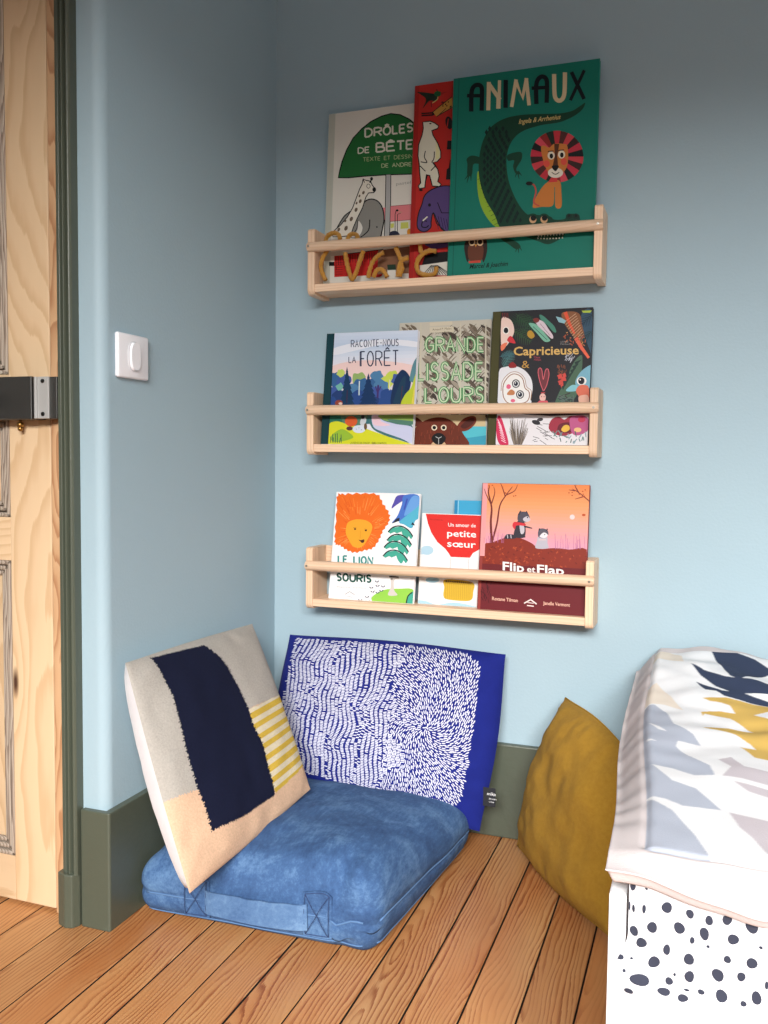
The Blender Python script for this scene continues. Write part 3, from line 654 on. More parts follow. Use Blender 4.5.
a.poly([(130, 740), (200, 730), (660, 730), (665, 960), (480, 960), (130, 960)], (206, 188, 150))
a.poly([(480, 850), (540, 815), (668, 815), (668, 965), (500, 965)], (92, 190, 204)); a.poly([(520, 900), (668, 880), (668, 965), (520, 965)], (66, 160, 184))
BR = (112, 50, 30)
a.poly([(455, 815), (500, 760), (560, 738), (592, 750), (590, 790), (540, 840), (480, 850)], (120, 52, 32), True); a.poly([(480, 815), (540, 760), (580, 755), (575, 790), (520, 830)], (84, 36, 26), True)
a.poly([(135, 740), (165, 750), (215, 790), (190, 815), (140, 815)], (100, 42, 26))
a.poly([(130, 960), (132, 860), (175, 800), (250, 760), (330, 748), (400, 765), (455, 810), (500, 870), (520, 965)], BR, True)
for i in range(36): x = random.uniform(160, 480); y = random.uniform(790, 940); a.line([(x, y), (x+random.uniform(-8, 8), y+random.uniform(18, 34))], 5, random.choice(((128, 58, 34), (96, 40, 26), (138, 66, 42)))); a.k -= .8
for x in (288, 357): a.ell(x, 824, 21, 21, (226, 214, 190)); a.ell(x, 824, 13, 13, K)
a.ell(320, 950, 54, 30, (206, 176, 140)); a.poly([(268, 905), (285, 875), (320, 862), (355, 875), (372, 905), (350, 940), (320, 948), (290, 938)], (24, 22, 24), True); a.line([(320, 900), (320, 945)], 3.5, (200, 200, 200)); a.line([(298, 890), (320, 900), (342, 890)], 4, (200, 200, 200), True)
a.build(t)
# ---- forest book
t, a = book('picture book of a blue forest with a teal cloth spine, left on the middle ledge', .1385, .343, ZB, .236, -.062, -.032, .012, (220, 220, 226), (18, 66, 74))
a.crop(320, 325, 7.68)
a.grad([(200, 204, 220), (232, 208, 204), (226, 218, 226), (214, 220, 232), (190, 204, 224), (206, 216, 232)], 18, .45, 1)
a.poly([(105, 180), (300, 130), (520, 110), (750, 130), (750, 170), (500, 150), (300, 190), (110, 230)], (226, 228, 236), True)
a.poly([(110, 310), (400, 270), (750, 320), (750, 420), (90, 420)], (232, 204, 200), True)
BL = [(60, 104, 150), (46, 80, 140), (84, 130, 168), (70, 96, 160), (40, 68, 120), (96, 150, 170)]
for x, y, r, c in ((120, 420, 60, 0), (185, 430, 55, 3), (160, 370, 30, 6), (300, 420, 55, 7), (320, 470, 60, 0), (440, 400, 50, 2), (380, 470, 55, 0), (510, 440, 50, 8), (470, 480, 60, 2), (560, 400, 50, 8), (600, 420, 50, 3), (250, 500, 50, 2), (100, 520, 50, 3), (430, 540, 70, 3), (520, 550, 60, 1), (300, 560, 60, 1), (150, 560, 60, 4), (220, 590, 60, 1), (90, 590, 40, 1), (400, 600, 60, 4), (500, 610, 60, 1)):
    c = (BL+[(190, 206, 110), (150, 176, 110), (196, 208, 90)])[c]; n = 11
    pts = [(x+r*(1+.15*math.sin(k*2.3+x))*math.cos(6.283*k/n), y+r*(1+.15*math.sin(k*3.1+y))*math.sin(6.283*k/n)) for k in range(n)]; a.poly(pts, c, True)
def fir(x, y0, y1, w_, c, dark=None):
    a.poly([(x, y0)]+[q for i in range(1, 8) for q in ((x+w_*i/7, y0+(y1-y0)*i/7), (x+w_*i/7*.72, y0+(y1-y0)*(i/7+.01)))]+[(x, y1)]+[q for i in range(7, 0, -1) for q in ((x-w_*i/7*.72, y0+(y1-y0)*(i/7+.01)), (x-w_*i/7, y0+(y1-y0)*i/7))], c)
fir(208, 320, 615, 62, (22, 62, 96)); fir(372, 370, 615, 78, (20, 58, 100))
a.poly([(548, 615), (550, 520), (575, 420), (620, 350), (655, 352), (690, 400), (695, 470), (640, 615)], (18, 52, 92), True); a.poly([(560, 615), (600, 480), (640, 400), (660, 420), (620, 615)], (28, 66, 92), True)
a.line([(620, 615), (632, 470)], 5, (90, 50, 70)); a.line([(442, 560), (448, 460)], 14, (74, 50, 110)); a.line([(442, 520), (470, 470)], 8, (74, 50, 110)); a.line([(442, 520), (425, 470)], 8, (74, 50, 110)); a.line([(205, 600), (210, 500)], 10, (60, 50, 80))
a.line([(303, 430), (300, 540)], 8, (206, 220, 220)); a.line([(536, 420), (534, 500)], 8, (214, 216, 190)); a.poly([(118, 470), (150, 450), (160, 440), (180, 470), (165, 500), (140, 505)], (120, 180, 170))
a.poly([(690, 430), (705, 330), (728, 270), (750, 260), (750, 420)], (96, 140, 150), True)
a.poly([(625, 620), (650, 540), (700, 480), (740, 380), (740, 640)], (190, 200, 60), True); a.poly([(700, 620), (720, 500), (742, 440), (742, 640)], (220, 206, 90))
a.poly([(60, 615), (740, 615), (740, 760), (60, 760)], (60, 112, 120)); a.poly([(75, 690), (200, 690), (180, 770), (75, 780)], (46, 116, 96), True); a.poly([(170, 680), (350, 680), (340, 760), (200, 770)], (90, 130, 110), True)
a.ell(145, 600, 30, 24, (150, 74, 60)); a.ell(158, 604, 14, 10, (226, 200, 190))
a.poly([(60, 780), (130, 740), (230, 770), (330, 790), (420, 820), (560, 870), (710, 920), (710, 960), (60, 960)], (206, 208, 46), True); a.poly([(80, 860), (160, 800), (230, 830), (250, 870), (120, 900)], (150, 184, 60), True)
a.poly([(370, 690), (470, 690), (560, 730), (700, 760), (715, 900), (600, 880), (480, 840), (400, 790)], (70, 118, 120), True)
a.poly([(400, 690), (460, 690), (480, 730), (580, 760), (715, 790), (710, 905), (620, 870), (480, 820), (410, 780)], (196, 200, 224), True); a.poly([(405, 700), (460, 700), (470, 740), (540, 770), (420, 770)], (226, 196, 206), True); a.poly([(460, 690), (720, 690), (720, 760), (560, 745), (480, 725)], (140, 170, 90), True); a.poly([(520, 725), (715, 740), (715, 765), (600, 760)], (86, 128, 112), True)
a.ell(240, 740, 48, 40, (206, 96, 50)); a.ell(228, 795, 26, 16, (90, 60, 60)); a.ell(300, 800, 50, 30, (206, 214, 226)); a.ell(332, 740, 22, 34, (196, 200, 206), .4); a.ell(330, 705, 14, 16, (60, 60, 66)); a.ell(350, 780, 12, 26, (110, 86, 60))
for x in range(80, 170, 14): a.line([(x, 905), (x+random.uniform(-8, 8), 850+random.uniform(-20, 20))], 5, (30, 80, 84))
for x, y in ((250, 790), (280, 800), (300, 790), (320, 805)): a.ell(x, y, 3, 3, (40, 60, 120), n=6)
a.text('LAURENCE DE CAILLET - EMMA CHAPRON', 232, 912, 510, 915, 15, (96, 100, 40), .01)
NB = (50, 62, 96)
a.letters('RACONTE-NOUS', 240, 170, 602, 160, 52, NB, 6, .35, .8, .02); a.letters('LA', 222, 290, 275, 290, 44, NB, 6)
a.letters('FORÊT', 310, 318, 602, 308, 112, (40, 50, 82), 9, .35, .85)
for x in (312, 318): a.line([(x, 318), (x, 208)], 5, (40, 50, 82))
a.full((18, 66, 74), 0, .085); a.full((10, 46, 54), .078, .087)
a.build(t)
# ---- dark jungle book
t, a = book('dark picture book with gold lettering, birds and leaves and an olive cloth spine', .4985, .6945, ZB, .266, -.062, -.030, .012, (44, 44, 50), (78, 76, 40))
a.crop(490, 305, 6.98)
def frond(x0, y0, x1, y1, L_, c, n=9, w_=7):
    a.line([(x0, y0), (x1, y1)], 4, c); d = Vector((x1-x0, y1-y0)).normalized(); p = Vector((-d.y, d.x))
    for i in range(1, n+1):
        f = i/(n+1); q = Vector((x0, y0)).lerp(Vector((x1, y1)), f); l = L_*math.sin(math.pi*(.15+.8*f))
        for s_ in (-1, 1): e = q+d*l*.7+p*s_*l; a.line([tuple(q), tuple(e)], w_, c, w2=2); a.k -= 1
    a.k += 1
frond(300, 80, 130, 130, 60, (40, 72, 50), 9, 10); frond(180, 60, 320, 190, 60, (52, 84, 60)); frond(200, 240, 300, 90, 50, (46, 80, 58)); frond(150, 170, 290, 260, 50, (60, 88, 56)); frond(90, 440, 150, 330, 45, (84, 124, 124)); frond(70, 360, 170, 340, 34, (70, 110, 116))
a.poly([(345, 70), (370, 75), (410, 110), (450, 150), (462, 190), (440, 185), (400, 140), (360, 110)], (80, 140, 122), True)
a.poly([(270, 130), (330, 140), (400, 220), (420, 250), (380, 255), (330, 200)], (130, 186, 164), True); a.line([(300, 150), (400, 245)], 4, (50, 90, 80))
a.poly([(310, 100), (370, 115), (410, 170), (440, 215), (430, 235), (370, 180), (330, 140)], (214, 200, 208), True); a.line([(350, 130), (420, 215)], 3, (140, 90, 110)); a.poly([(300, 100), (330, 90), (345, 110), (320, 125)], (130, 60, 56), True)
a.poly([(265, 185), (290, 180), (312, 215), (290, 235), (262, 215)], (190, 150, 60), True)
a.poly([(500, 60), (560, 45), (620, 60), (650, 130), (660, 200), (640, 260), (600, 240), (560, 190), (520, 130)], (142, 96, 66), True)
for i in range(10): a.line([(520+i*9, 120+i*16), (600+i*6, 60+i*16)], 3.5, (206, 170, 140)); a.k -= 1
a.line([(525, 50), (555, 130), (590, 200)], 26, (222, 96, 66), w2=14); a.line([(600, 230), (640, 300), (690, 370)], 30, (226, 110, 84), w2=18)
for i in range(26): x = 520+random.random()*170; y = 190+random.random()*90; a.line([(x, y), (x+random.uniform(-18, 18), y+random.uniform(-22, 22))], 7, random.choice(((190, 120, 70), (206, 110, 80), (170, 90, 60), (200, 150, 90)))); a.k -= .8
a.poly([(460, 80), (500, 90), (530, 110), (520, 130), (480, 120)], (150, 190, 200)); a.poly([(640, 60), (710, 45), (712, 330), (690, 300), (650, 170)], (60, 88, 108), True); frond(720, 60, 640, 140, 40, (40, 60, 76), 7); frond(715, 180, 640, 250, 40, (36, 66, 70), 7); a.poly([(640, 40), (710, 38), (700, 54), (650, 54)], (180, 200, 80))
a.poly([(80, 100), (130, 95), (160, 130), (168, 190), (140, 250), (110, 290), (80, 300)], (232, 206, 196), True); a.ell(112, 178, 22, 26, (240, 236, 230)); a.ell(112, 178, 16, 20, (30, 30, 40)); a.poly([(130, 225), (150, 218), (178, 266), (140, 262), (120, 248)], (206, 60, 70), True); a.poly([(78, 280), (120, 262), (105, 300), (80, 320)], (230, 130, 100), True)
for i in range(4): a.line([(90+i*12, 90), (88+i*12, 55)], 5, (120, 50, 50))
# gold title, round serif look
a.text('Capricieuse', 165, 352, 620, 343, 62, (214, 178, 110), .02)
a.text('&', 222, 440, 275, 440, 55, (190, 150, 80), .0)
a.text('Lucile Piketty', 492, 262, 548, 262, 13, (150, 150, 150)); a.text('Marchand', 492, 278, 558, 278, 12, (150, 150, 150)); a.text('Tchoum', 305, 372, 350, 374, 18, (190, 80, 100)); a.text('roman', 308, 388, 355, 390, 16, (190, 80, 100))
for i in range(14): x = random.uniform(515, 585); y = random.uniform(355, 410); a.line([(x, y), (x+14, y-20)], 4, (190, 190, 200)); a.k -= .8
a.poly([(62, 470), (110, 432), (180, 428), (240, 455), (285, 510), (298, 580), (285, 650), (270, 690), (60, 690)], (226, 226, 230), True)
a.poly([(80, 600), (90, 530), (140, 478), (190, 475), (235, 510), (250, 570), (285, 600), (282, 660), (240, 690), (130, 690), (90, 660)], (236, 234, 232), True)
a.line([(90, 600), (100, 540), (145, 488), (190, 485), (228, 515), (245, 580), (272, 605), (272, 650), (240, 682), (140, 688), (100, 655)], 6, (150, 100, 76), True, True); a.line([(78, 600), (88, 530), (140, 474), (195, 470), (240, 510), (256, 570), (288, 600), (284, 665)], 4, (170, 130, 100), True)
for x, y in ((181, 549), (210, 625)): a.ell(x, y, 28, 30, (30, 34, 44)); a.ell(x, y, 21, 23, (226, 226, 226)); a.ell(x, y, 15, 17, (30, 40, 60)); a.ell(x-4, y-5, 4, 5, (240, 240, 240), n=8)
a.ell(130, 570, 16, 17, (224, 110, 140)); a.ell(160, 668, 16, 12, (224, 110, 140)); a.poly([(118, 625), (145, 590), (172, 605), (165, 628)], (196, 134, 90), True); a.poly([(130, 420), (155, 398), (180, 415), (182, 436), (140, 440)], (150, 44, 46), True)
a.poly([(375, 600), (350, 540), (335, 470), (345, 440), (360, 450), (372, 500), (388, 450), (408, 450), (412, 490), (395, 560)], (120, 60, 68), True); a.line([(372, 600), (350, 540), (336, 470), (346, 440), (362, 455), (372, 520), (388, 455), (406, 450), (412, 490), (396, 560), (376, 600)], 5, (214, 110, 120), True)
a.ell(368, 645, 22, 28, (232, 190, 180)); a.poly([(320, 690), (345, 668), (400, 668), (412, 690)], (214, 100, 110)); a.ell(360, 640, 3, 4, K, n=6); a.ell(378, 640, 3, 4, K, n=6); a.line([(355, 615), (385, 612)], 8, (190, 70, 80))
for i in range(18): x = random.uniform(472, 535); y = random.uniform(415, 475); a.line([(x, y), (x+random.uniform(-10, 10), y+22)], 6, random.choice(((130, 80, 60), (110, 70, 50)))); a.k -= .8
for x, y, r in ((490, 500, 22), (515, 515, 22), (495, 540, 22), (520, 490, 16), (505, 565, 14)): a.poly([(x+r*(1 if k % 2 else .7)*math.cos(k*.7), y+r*(1 if k % 2 else .7)*math.sin(k*.7)) for k in range(9)], (206, 84, 76), True)
a.poly([(640, 350), (600, 380), (560, 450), (540, 530), (500, 580), (470, 640), (460, 690), (540, 690), (600, 640), (620, 560), (640, 460), (645, 400)], (84, 112, 92), True)
for i in range(7): f = i/6; a.poly([(640-f*110, 380+f*170), (590-f*90, 400+f*170), (600-f*90, 425+f*170)], (46, 66, 62))
for i in range(14): a.line([(470+random.random()*120, 610+random.random()*60), (480+random.random()*130, 640+random.random()*50)], 7, random.choice(((56, 74, 72), (100, 116, 110), (70, 60, 66)))); a.k -= .8
a.poly([(600, 520), (640, 460), (700, 420), (712, 440), (705, 570), (640, 580), (600, 560)], (128, 178, 196), True); a.poly([(530, 600), (570, 560), (610, 565), (600, 600)], (140, 196, 206), True)
a.ell(640, 530, 34, 30, (232, 228, 224)); a.ell(638, 530, 22, 24, (30, 34, 44)); a.ell(630, 522, 5, 6, (240, 240, 240), n=8); a.poly([(600, 600), (620, 565), (660, 558), (690, 580), (690, 690), (640, 690), (620, 640)], (216, 120, 96), True); a.poly([(620, 640), (680, 630), (690, 690), (630, 690)], (226, 180, 160), True)
# lower part
a.poly([(40, 745), (690, 745), (690, 985), (40, 985)], (222, 220, 224))
a.poly([(120, 745), (690, 745), (690, 765), (420, 775), (250, 765)], (50, 46, 50))
for i in range(60):
    x = random.uniform(130, 270); a.line([(190+(x-190)*.4, 975), (x, random.uniform(780, 900))], random.uniform(4, 8), random.choice(((108, 98, 90), (140, 128, 116), (84, 76, 70))), w2=2); a.k -= .85
a.poly([(50, 790), (70, 775), (95, 830), (130, 975), (70, 975), (45, 900)], (204, 54, 96), True)
for i in range(9): a.line([(55+i*3, 800+i*18), (80+i*4, 850+i*14)], 5, (238, 200, 214)); a.k -= .8
for i in range(18): x = random.uniform(290, 430); y = random.uniform(800, 960); a.line([(x, y), (x+random.uniform(20, 60), y+random.uniform(-10, 40))], 3.5, (60, 60, 66)); a.k -= .8
a.ell(322, 820, 30, 16, (50, 48, 54), .3); a.ell(350, 800, 22, 12, (70, 66, 72), -.2)
a.poly([(410, 860), (430, 800), (480, 780), (520, 800), (560, 775), (620, 780), (640, 830), (600, 880), (520, 915), (450, 900)], (160, 54, 74), True); a.poly([(470, 870), (490, 830), (560, 820), (600, 850), (560, 890), (500, 890)], (110, 36, 52), True); a.poly([(498, 870), (520, 840), (550, 842), (555, 870), (520, 888)], (226, 184, 80), True)
a.poly([(560, 790), (640, 770), (690, 800), (690, 870), (620, 910), (570, 890)], (186, 96, 140), True); a.ell(612, 872, 26, 16, (226, 190, 140)); a.ell(640, 800, 26, 20, (190, 60, 90))
for i in range(22): x = random.uniform(440, 680); y = random.uniform(910, 970); a.line([(x, y), (x+random.uniform(-30, 30), y-random.uniform(5, 40))], 7, random.choice(((110, 140, 140), (84, 110, 106), (150, 170, 180)))); a.k -= .8
a.full((78, 76, 40), 0, .085); a.full((52, 50, 26), .08, .088)
a.build(t)
# ---- Lowest ledge: blue book behind
t, a = book('sky blue book standing behind the red and white one', .420, .58, ZC, .2145, -.030, -.012, .008, (72, 168, 206))
a.full((52, 140, 184), 0, .06); a.full((150, 206, 226), .045, .058)
a.build(t)
# ---- little sister book
t, a = book('small white picture book with a red top, between the orange lion and the sunset book', .355, .5035, ZC, .1865, -.050, -.027, .010, (232, 230, 228))
a.crop(412, 495, 8.53)
a.grad([(232, 230, 228), (236, 234, 232)], 2)
a.poly([(118, 160), (700, 180), (700, 440), (620, 450), (575, 465), (520, 495), (495, 535), (330, 528), (315, 500), (285, 460), (215, 400), (165, 320), (135, 240)], (216, 52, 46))
a.text('Un amour de', 308, 268, 545, 276, 32, (236, 232, 230), .015)
a.text('petite', 300, 352, 548, 362, 58, (240, 238, 236), .012); a.text('sœur', 300, 440, 545, 452, 60, (240, 238, 236), .012)
a.text('Astrid Desbordes', 155, 212, 265, 218, 12, (140, 40, 40))
a.ell(128, 472, 56, 40, (178, 206, 220)); a.ell(90, 480, 30, 28, (178, 206, 220)); a.line([(330, 530), (325, 640)], 3, (180, 176, 176)); a.line([(480, 535), (484, 640)], 3, (180, 176, 176))
a.ell(175, 725, 60, 24, (160, 196, 210))
a.poly([(285, 720), (515, 745), (522, 830), (510, 890), (450, 905), (300, 890), (268, 860), (275, 790)], (208, 174, 60), True)
for i in range(14): a.line([(288+i*16, 730), (286+i*16, 890)], 3, (186, 150, 46)); a.k -= .8
for i in range(14): a.ell(295+i*16, 735+i*1.2, 7, 9, (120, 96, 60), n=7)
a.ell(355, 640, 30, 14, (206, 190, 150)); a.poly([(40, 905), (120, 905), (210, 935), (320, 920), (430, 925), (560, 960), (560, 1000), (40, 1000)], (170, 204, 216), True)
a.text('albin michel', 330, 958, 455, 962, 12, (120, 150, 160))
a.line([(92, 200), (62, 900)], 3, (206, 204, 202))
a.build(t)
# ---- lion and mouse
t, a = book('white picture book with an orange-maned lion on the cover', .158, .348, ZC, .226, -.060, -.020, .010, (236, 234, 234))
a.crop(330, 485, 8.084)
OR = (226, 112, 34)
nM = 46; pm = []
rm = [(60, 80), (120, 72), (250, 66), (380, 72), (430, 150), (480, 230), (478, 300), (430, 370), (400, 440), (350, 510), (280, 530), (200, 548), (130, 525), (80, 490), (40, 475), (40, 380), (52, 200)]
big = [(p.x, p.y) for p in catmull([(x, y, 0) for x, y in rm], 4, True)]
for i, (x, y) in enumerate(big):
    f = 1.02 if i % 2 else .965; pm.append((235+(x-235)*f, 330+(y-330)*f))
a.poly(pm, OR)
for i in range(150):
    q = random.uniform(0, 6.283); r0 = random.uniform(.42, .7); r1 = r0+random.uniform(.14, .28)
    j = int(q/6.283*len(big)) % len(big); X, Y = big[j]
    a.line([(235+(X-235)*r0, 370+(Y-370)*r0), (235+(X-235)*r1, 370+(Y-370)*r1)], 5, random.choice(((236, 146, 66), (214, 92, 26), (240, 160, 90), (228, 120, 40))), w2=2); a.k -= .9
a.poly([(130, 350), (145, 305), (190, 282), (240, 278), (300, 290), (340, 325), (335, 375), (310, 430), (270, 490), (225, 508), (180, 490), (145, 430), (128, 390)], (226, 164, 50), True)
a.ell(203, 356, 9, 7, (90, 50, 30)); a.ell(290, 368, 9, 7, (90, 50, 30)); a.poly([(230, 442), (250, 446), (276, 440), (275, 462), (258, 468), (246, 456)], (80, 44, 34), True); a.line([(246, 370), (244, 430)], 3, (206, 136, 40))
a.line([(190, 345), (214, 346)], 3, (150, 90, 40)); a.line([(278, 356), (302, 360)], 3, (150, 90, 40))
TL = (74, 168, 148)
a.letters('LE LION', 68, 628, 345, 640, 56, (64, 146, 142), 14, .4)
a.letters('ET LA', 140, 700, 260, 704, 40, (70, 150, 146), 8, .4)
a.letters('SOURIS', 58, 772, 330, 786, 56, (36, 90, 80), 15, .4, 1, .03)
a.poly([(548, 85), (640, 85), (600, 120), (540, 160), (498, 190), (515, 140)], (92, 84, 168), True)
a.poly([(600, 84), (722, 90), (722, 250), (690, 290), (660, 345), (600, 320), (545, 290), (500, 305), (545, 250), (580, 160)], (78, 120, 196), True)
a.poly([(640, 230), (722, 160), (722, 255), (690, 290), (660, 350), (600, 320), (560, 300)], (90, 176, 200), True); a.poly([(660, 100), (722, 95), (722, 160), (640, 230), (600, 240)], (110, 160, 214), True); a.line([(625, 110), (600, 200)], 12, (64, 84, 170))
a.poly([(500, 312), (540, 270), (565, 265), (560, 290), (520, 305)], (44, 44, 56)); a.poly([(655, 320), (668, 300), (690, 328)], (44, 44, 56)); a.line([(572, 330), (580, 480), (570, 640)], 4, (206, 214, 210))
for x0, y0 in ((470, 380), (460, 448), (436, 505), (428, 575)):
    for s_, xx in ((1, 0),):
        a.poly([(x0, y0), (x0+40, y0-35), (x0+100, y0-45), (x0+160, y0-15), (x0+200, y0+40), (x0+185, y0+60), (x0+160, y0+25), (x0+120, y0-8), (x0+70, y0+12), (x0+50, y0), (x0+20, y0+14)], TL)
        a.line([(x0, y0), (x0+40, y0-38), (x0+100, y0-48), (x0+160, y0-18), (x0+200, y0+36)], 10, (44, 46, 54), True)
    a.poly([(x0+110, y0-20), (x0+165, y0+20), (x0+150, y0+60), (x0+120, y0+30)], TL, True)
a.poly([(335, 925), (370, 880), (450, 845), (560, 838), (680, 850), (700, 985), (400, 970)], (150, 200, 84), True); a.poly([(620, 975), (635, 900), (690, 860), (700, 985)], (74, 168, 148), True); a.line([(615, 970), (630, 900), (665, 868)], 10, (40, 60, 56), True)
a.poly([(480, 735), (540, 738), (560, 760), (520, 770), (520, 850), (545, 890), (470, 890), (490, 830), (490, 770)], (206, 198, 192), True); a.line([(480, 740), (555, 745)], 10, (70, 66, 66)); a.ell(500, 760, 8, 8, (150, 140, 130))
for i in range(10):
    x, y = random.choice(((380, 780), (385, 815), (335, 830), (345, 862), (300, 905), (305, 940), (245, 930), (430, 820), (415, 855), (385, 870))); x, y = ((380, 780), (385, 815), (335, 830), (345, 862), (300, 905), (305, 940), (245, 930), (430, 820), (415, 855), (385, 870))[i]
    for d in (-1, 1): a.ell(x+d*9, y, 11, 4.5, (84, 88, 110), d*-.8, 10)
a.line([(330, 920), (390, 790)], 2, (130, 134, 150)); a.line([(50, 820), (300, 832)], 2.5, (190, 190, 192)); a.text('Frédéric Lévy - Lola Tranvier', 60, 830, 300, 840, 8, (170, 170, 176)); a.line([(120, 885), (160, 862), (200, 888)], 4, (120, 120, 130)); a.line([(135, 905), (160, 900), (180, 912)], 3, (150, 150, 160))
a.build(t)
# ---- sunset book
t, a = book('orange and burgundy sunset picture book with bare trees and two striped animals', .4845, .697, ZC, .252, -.064, -.035, .012, (120, 40, 42))
a.grad([(206, 160, 190), (222, 160, 176), (230, 166, 150), (232, 160, 110), (228, 140, 84)], 22, .38, 1)
a.crop(450, 470, 4.8)
RB = (110, 40, 44)
a.poly([(130, 560), (135, 380), (210, 345), (270, 325), (330, 325), (390, 350), (430, 378), (500, 375), (570, 382), (670, 405), (660, 720), (130, 700)], (140, 52, 34), True)
for i in range(240):
    x = random.uniform(145, 650); y = random.uniform(345, 500)
    top = 378 if x < 180 else 350 if x < 230 else 332 if x < 350 else 380 if x < 560 else 402
    if y < top+6: continue
    a.line([(x, y), (x+random.uniform(-14, 14), y+random.uniform(-10, 10))], 6, random.choice(((160, 66, 38), (120, 42, 30), (176, 80, 46), (146, 56, 30)))); a.k -= .93
a.full((112, 34, 42), 0, 1, 0, .30); a.full((116, 36, 40), 0, 1, .30, .36)
a.full((150, 66, 60), .0, .03, .0, .42); a.full((226, 160, 160), 0, .05, .42, 1)
a.line([(200, 350), (196, 250), (200, 180), (185, 110), (190, 80)], 13, (120, 50, 46), True, w2=4); a.line([(200, 350), (225, 260), (240, 170), (270, 120), (300, 80)], 10, (120, 50, 46), True, w2=3)
for p in (((200, 170), (175, 120), (165, 90)), ((265, 125), (250, 80), (240, 60)), ((270, 120), (310, 100), (325, 70)), ((200, 160), (215, 110), (210, 80)), ((670, 150), (620, 110), (585, 90)), ((620, 112), (600, 75), (605, 65)), ((600, 100), (570, 95)), ((640, 128), (600, 140))): a.line(p, 6, (126, 56, 46), True, w2=2)
for i in range(26): x = random.choice((random.uniform(165, 325), random.uniform(570, 660))); a.ell(x, random.uniform(60, 130), 4, 3, (176, 84, 50), n=6)
a.ell(587, 226, 12, 12, (240, 206, 206)); a.ell(642, 216, 9, 6, (190, 90, 50))
for i in range(30): x = random.choice((random.uniform(150, 300), random.uniform(480, 650))); a.line([(x, 350+(x > 480)*30), (x+random.uniform(-8, 8), 300+random.uniform(-20, 30)+(x > 480)*20)], 1.6, (176, 110, 150)); a.k -= .9
DK, LT = (60, 56, 66), (196, 190, 198)
a.poly([(262, 322), (275, 308), (310, 312), (315, 328), (265, 330)], DK, True); a.line([(275, 310), (278, 328)], 4, LT); a.line([(292, 310), (294, 328)], 4, LT)
a.poly([(308, 320), (312, 280), (325, 245), (350, 240), (362, 270), (362, 310), (350, 326)], DK, True); a.poly([(335, 262), (355, 262), (356, 300), (340, 305)], LT, True); a.line([(355, 270), (395, 280)], 9, DK, w2=5); a.line([(330, 322), (362, 320)], 8, DK)
a.poly([(325, 240), (328, 210), (345, 200), (372, 205), (384, 235), (370, 250), (345, 250)], (84, 80, 92), True); a.poly([(350, 235), (372, 222), (386, 240), (365, 250)], LT, True); a.line([(330, 215), (340, 196)], 7, DK); a.line([(372, 208), (366, 198)], 6, DK); a.ell(372, 228, 3, 4, K, n=7)
a.poly([(300, 268), (308, 250), (335, 252), (362, 258), (358, 268), (320, 266), (312, 285)], (206, 54, 66), True)
a.poly([(412, 375), (418, 340), (425, 320), (465, 320), (468, 350), (470, 375)], (186, 182, 192), True); a.poly([(424, 320), (426, 288), (445, 280), (468, 290), (472, 312), (450, 326)], (96, 92, 104), True); a.poly([(430, 320), (450, 300), (470, 312), (455, 326)], (226, 220, 224), True); a.ell(455, 310, 3, 3, K, n=6); a.line([(428, 290), (430, 280)], 6, DK); a.line([(464, 292), (468, 282)], 6, DK); a.line([(425, 335), (462, 335)], 5, (214, 190, 190))
a.text('Flip', 253, 480, 356, 490, 42, (240, 236, 232), .022); a.text('et', 370, 489, 410, 493, 30, (240, 236, 232), .015); a.text('Flap', 418, 494, 548, 504, 42, (240, 236, 232), .022)
a.text('Roxane Tilman', 202, 624, 326, 634, 17, (226, 180, 160), .02); a.text('Janelle Vermont', 447, 646, 576, 656, 17, (226, 180, 160), .02)
a.line([(356, 640), (388, 622), (416, 644)], 6, (236, 220, 216)); a.line([(370, 650), (402, 654)], 5, (236, 220, 216)); a.line([(372, 636), (402, 640)], 3, (236, 220, 216))
for i in range(20): x = random.uniform(150, 195); y = random.uniform(550, 640); a.line([(x, y), (x+random.uniform(-12, 12), y-18)], 2.4, (70, 22, 30)); a.k -= .9
a.build(t)

# ---- yarn-covered wire word leaning on the inside of the top rail
bm = bmesh.new()
def wp(x, y, yy=-.0672): return on(300+x/4.8, 190+y/4.8, 1, yy)
segs = [[(193, 238), (185, 214), (160, 206), (132, 222), (124, 255), (134, 285), (112, 320), (100, 365), (110, 405), (124, 434)],
        [(280, 242), (270, 214), (242, 214), (228, 240)], [(217, 300), (225, 350), (238, 400), (250, 428), (268, 398), (284, 350), (304, 292)],
        [(328, 422), (336, 380), (352, 340), (380, 312), (402, 300)], [(352, 420), (366, 388), (388, 380), (406, 396), (418, 418)],
        [(460, 276), (472, 305), (486, 330), (520, 324)], [(520, 326), (488, 338), (476, 370), (468, 416)], [(484, 350), (490, 380), (476, 414)],
        [(654, 294), (622, 292), (592, 306), (568, 332), (560, 366), (572, 396), (606, 408), (640, 404), (654, 384), (652, 370)], [(576, 262), (580, 292), (592, 308)]]
for q, s in enumerate(segs): tube(bm, catmull([wp(x, y, -.0672+.0008*(q % 2)) for x, y in s], 7), .0046, 9, .3)
bm2 = from_bm('wire_word', bm, M_wire, None, True)
tag(bm2, 'mustard yarn-covered wire word in cursive on the top ledge, in front of the books', 'ornament')

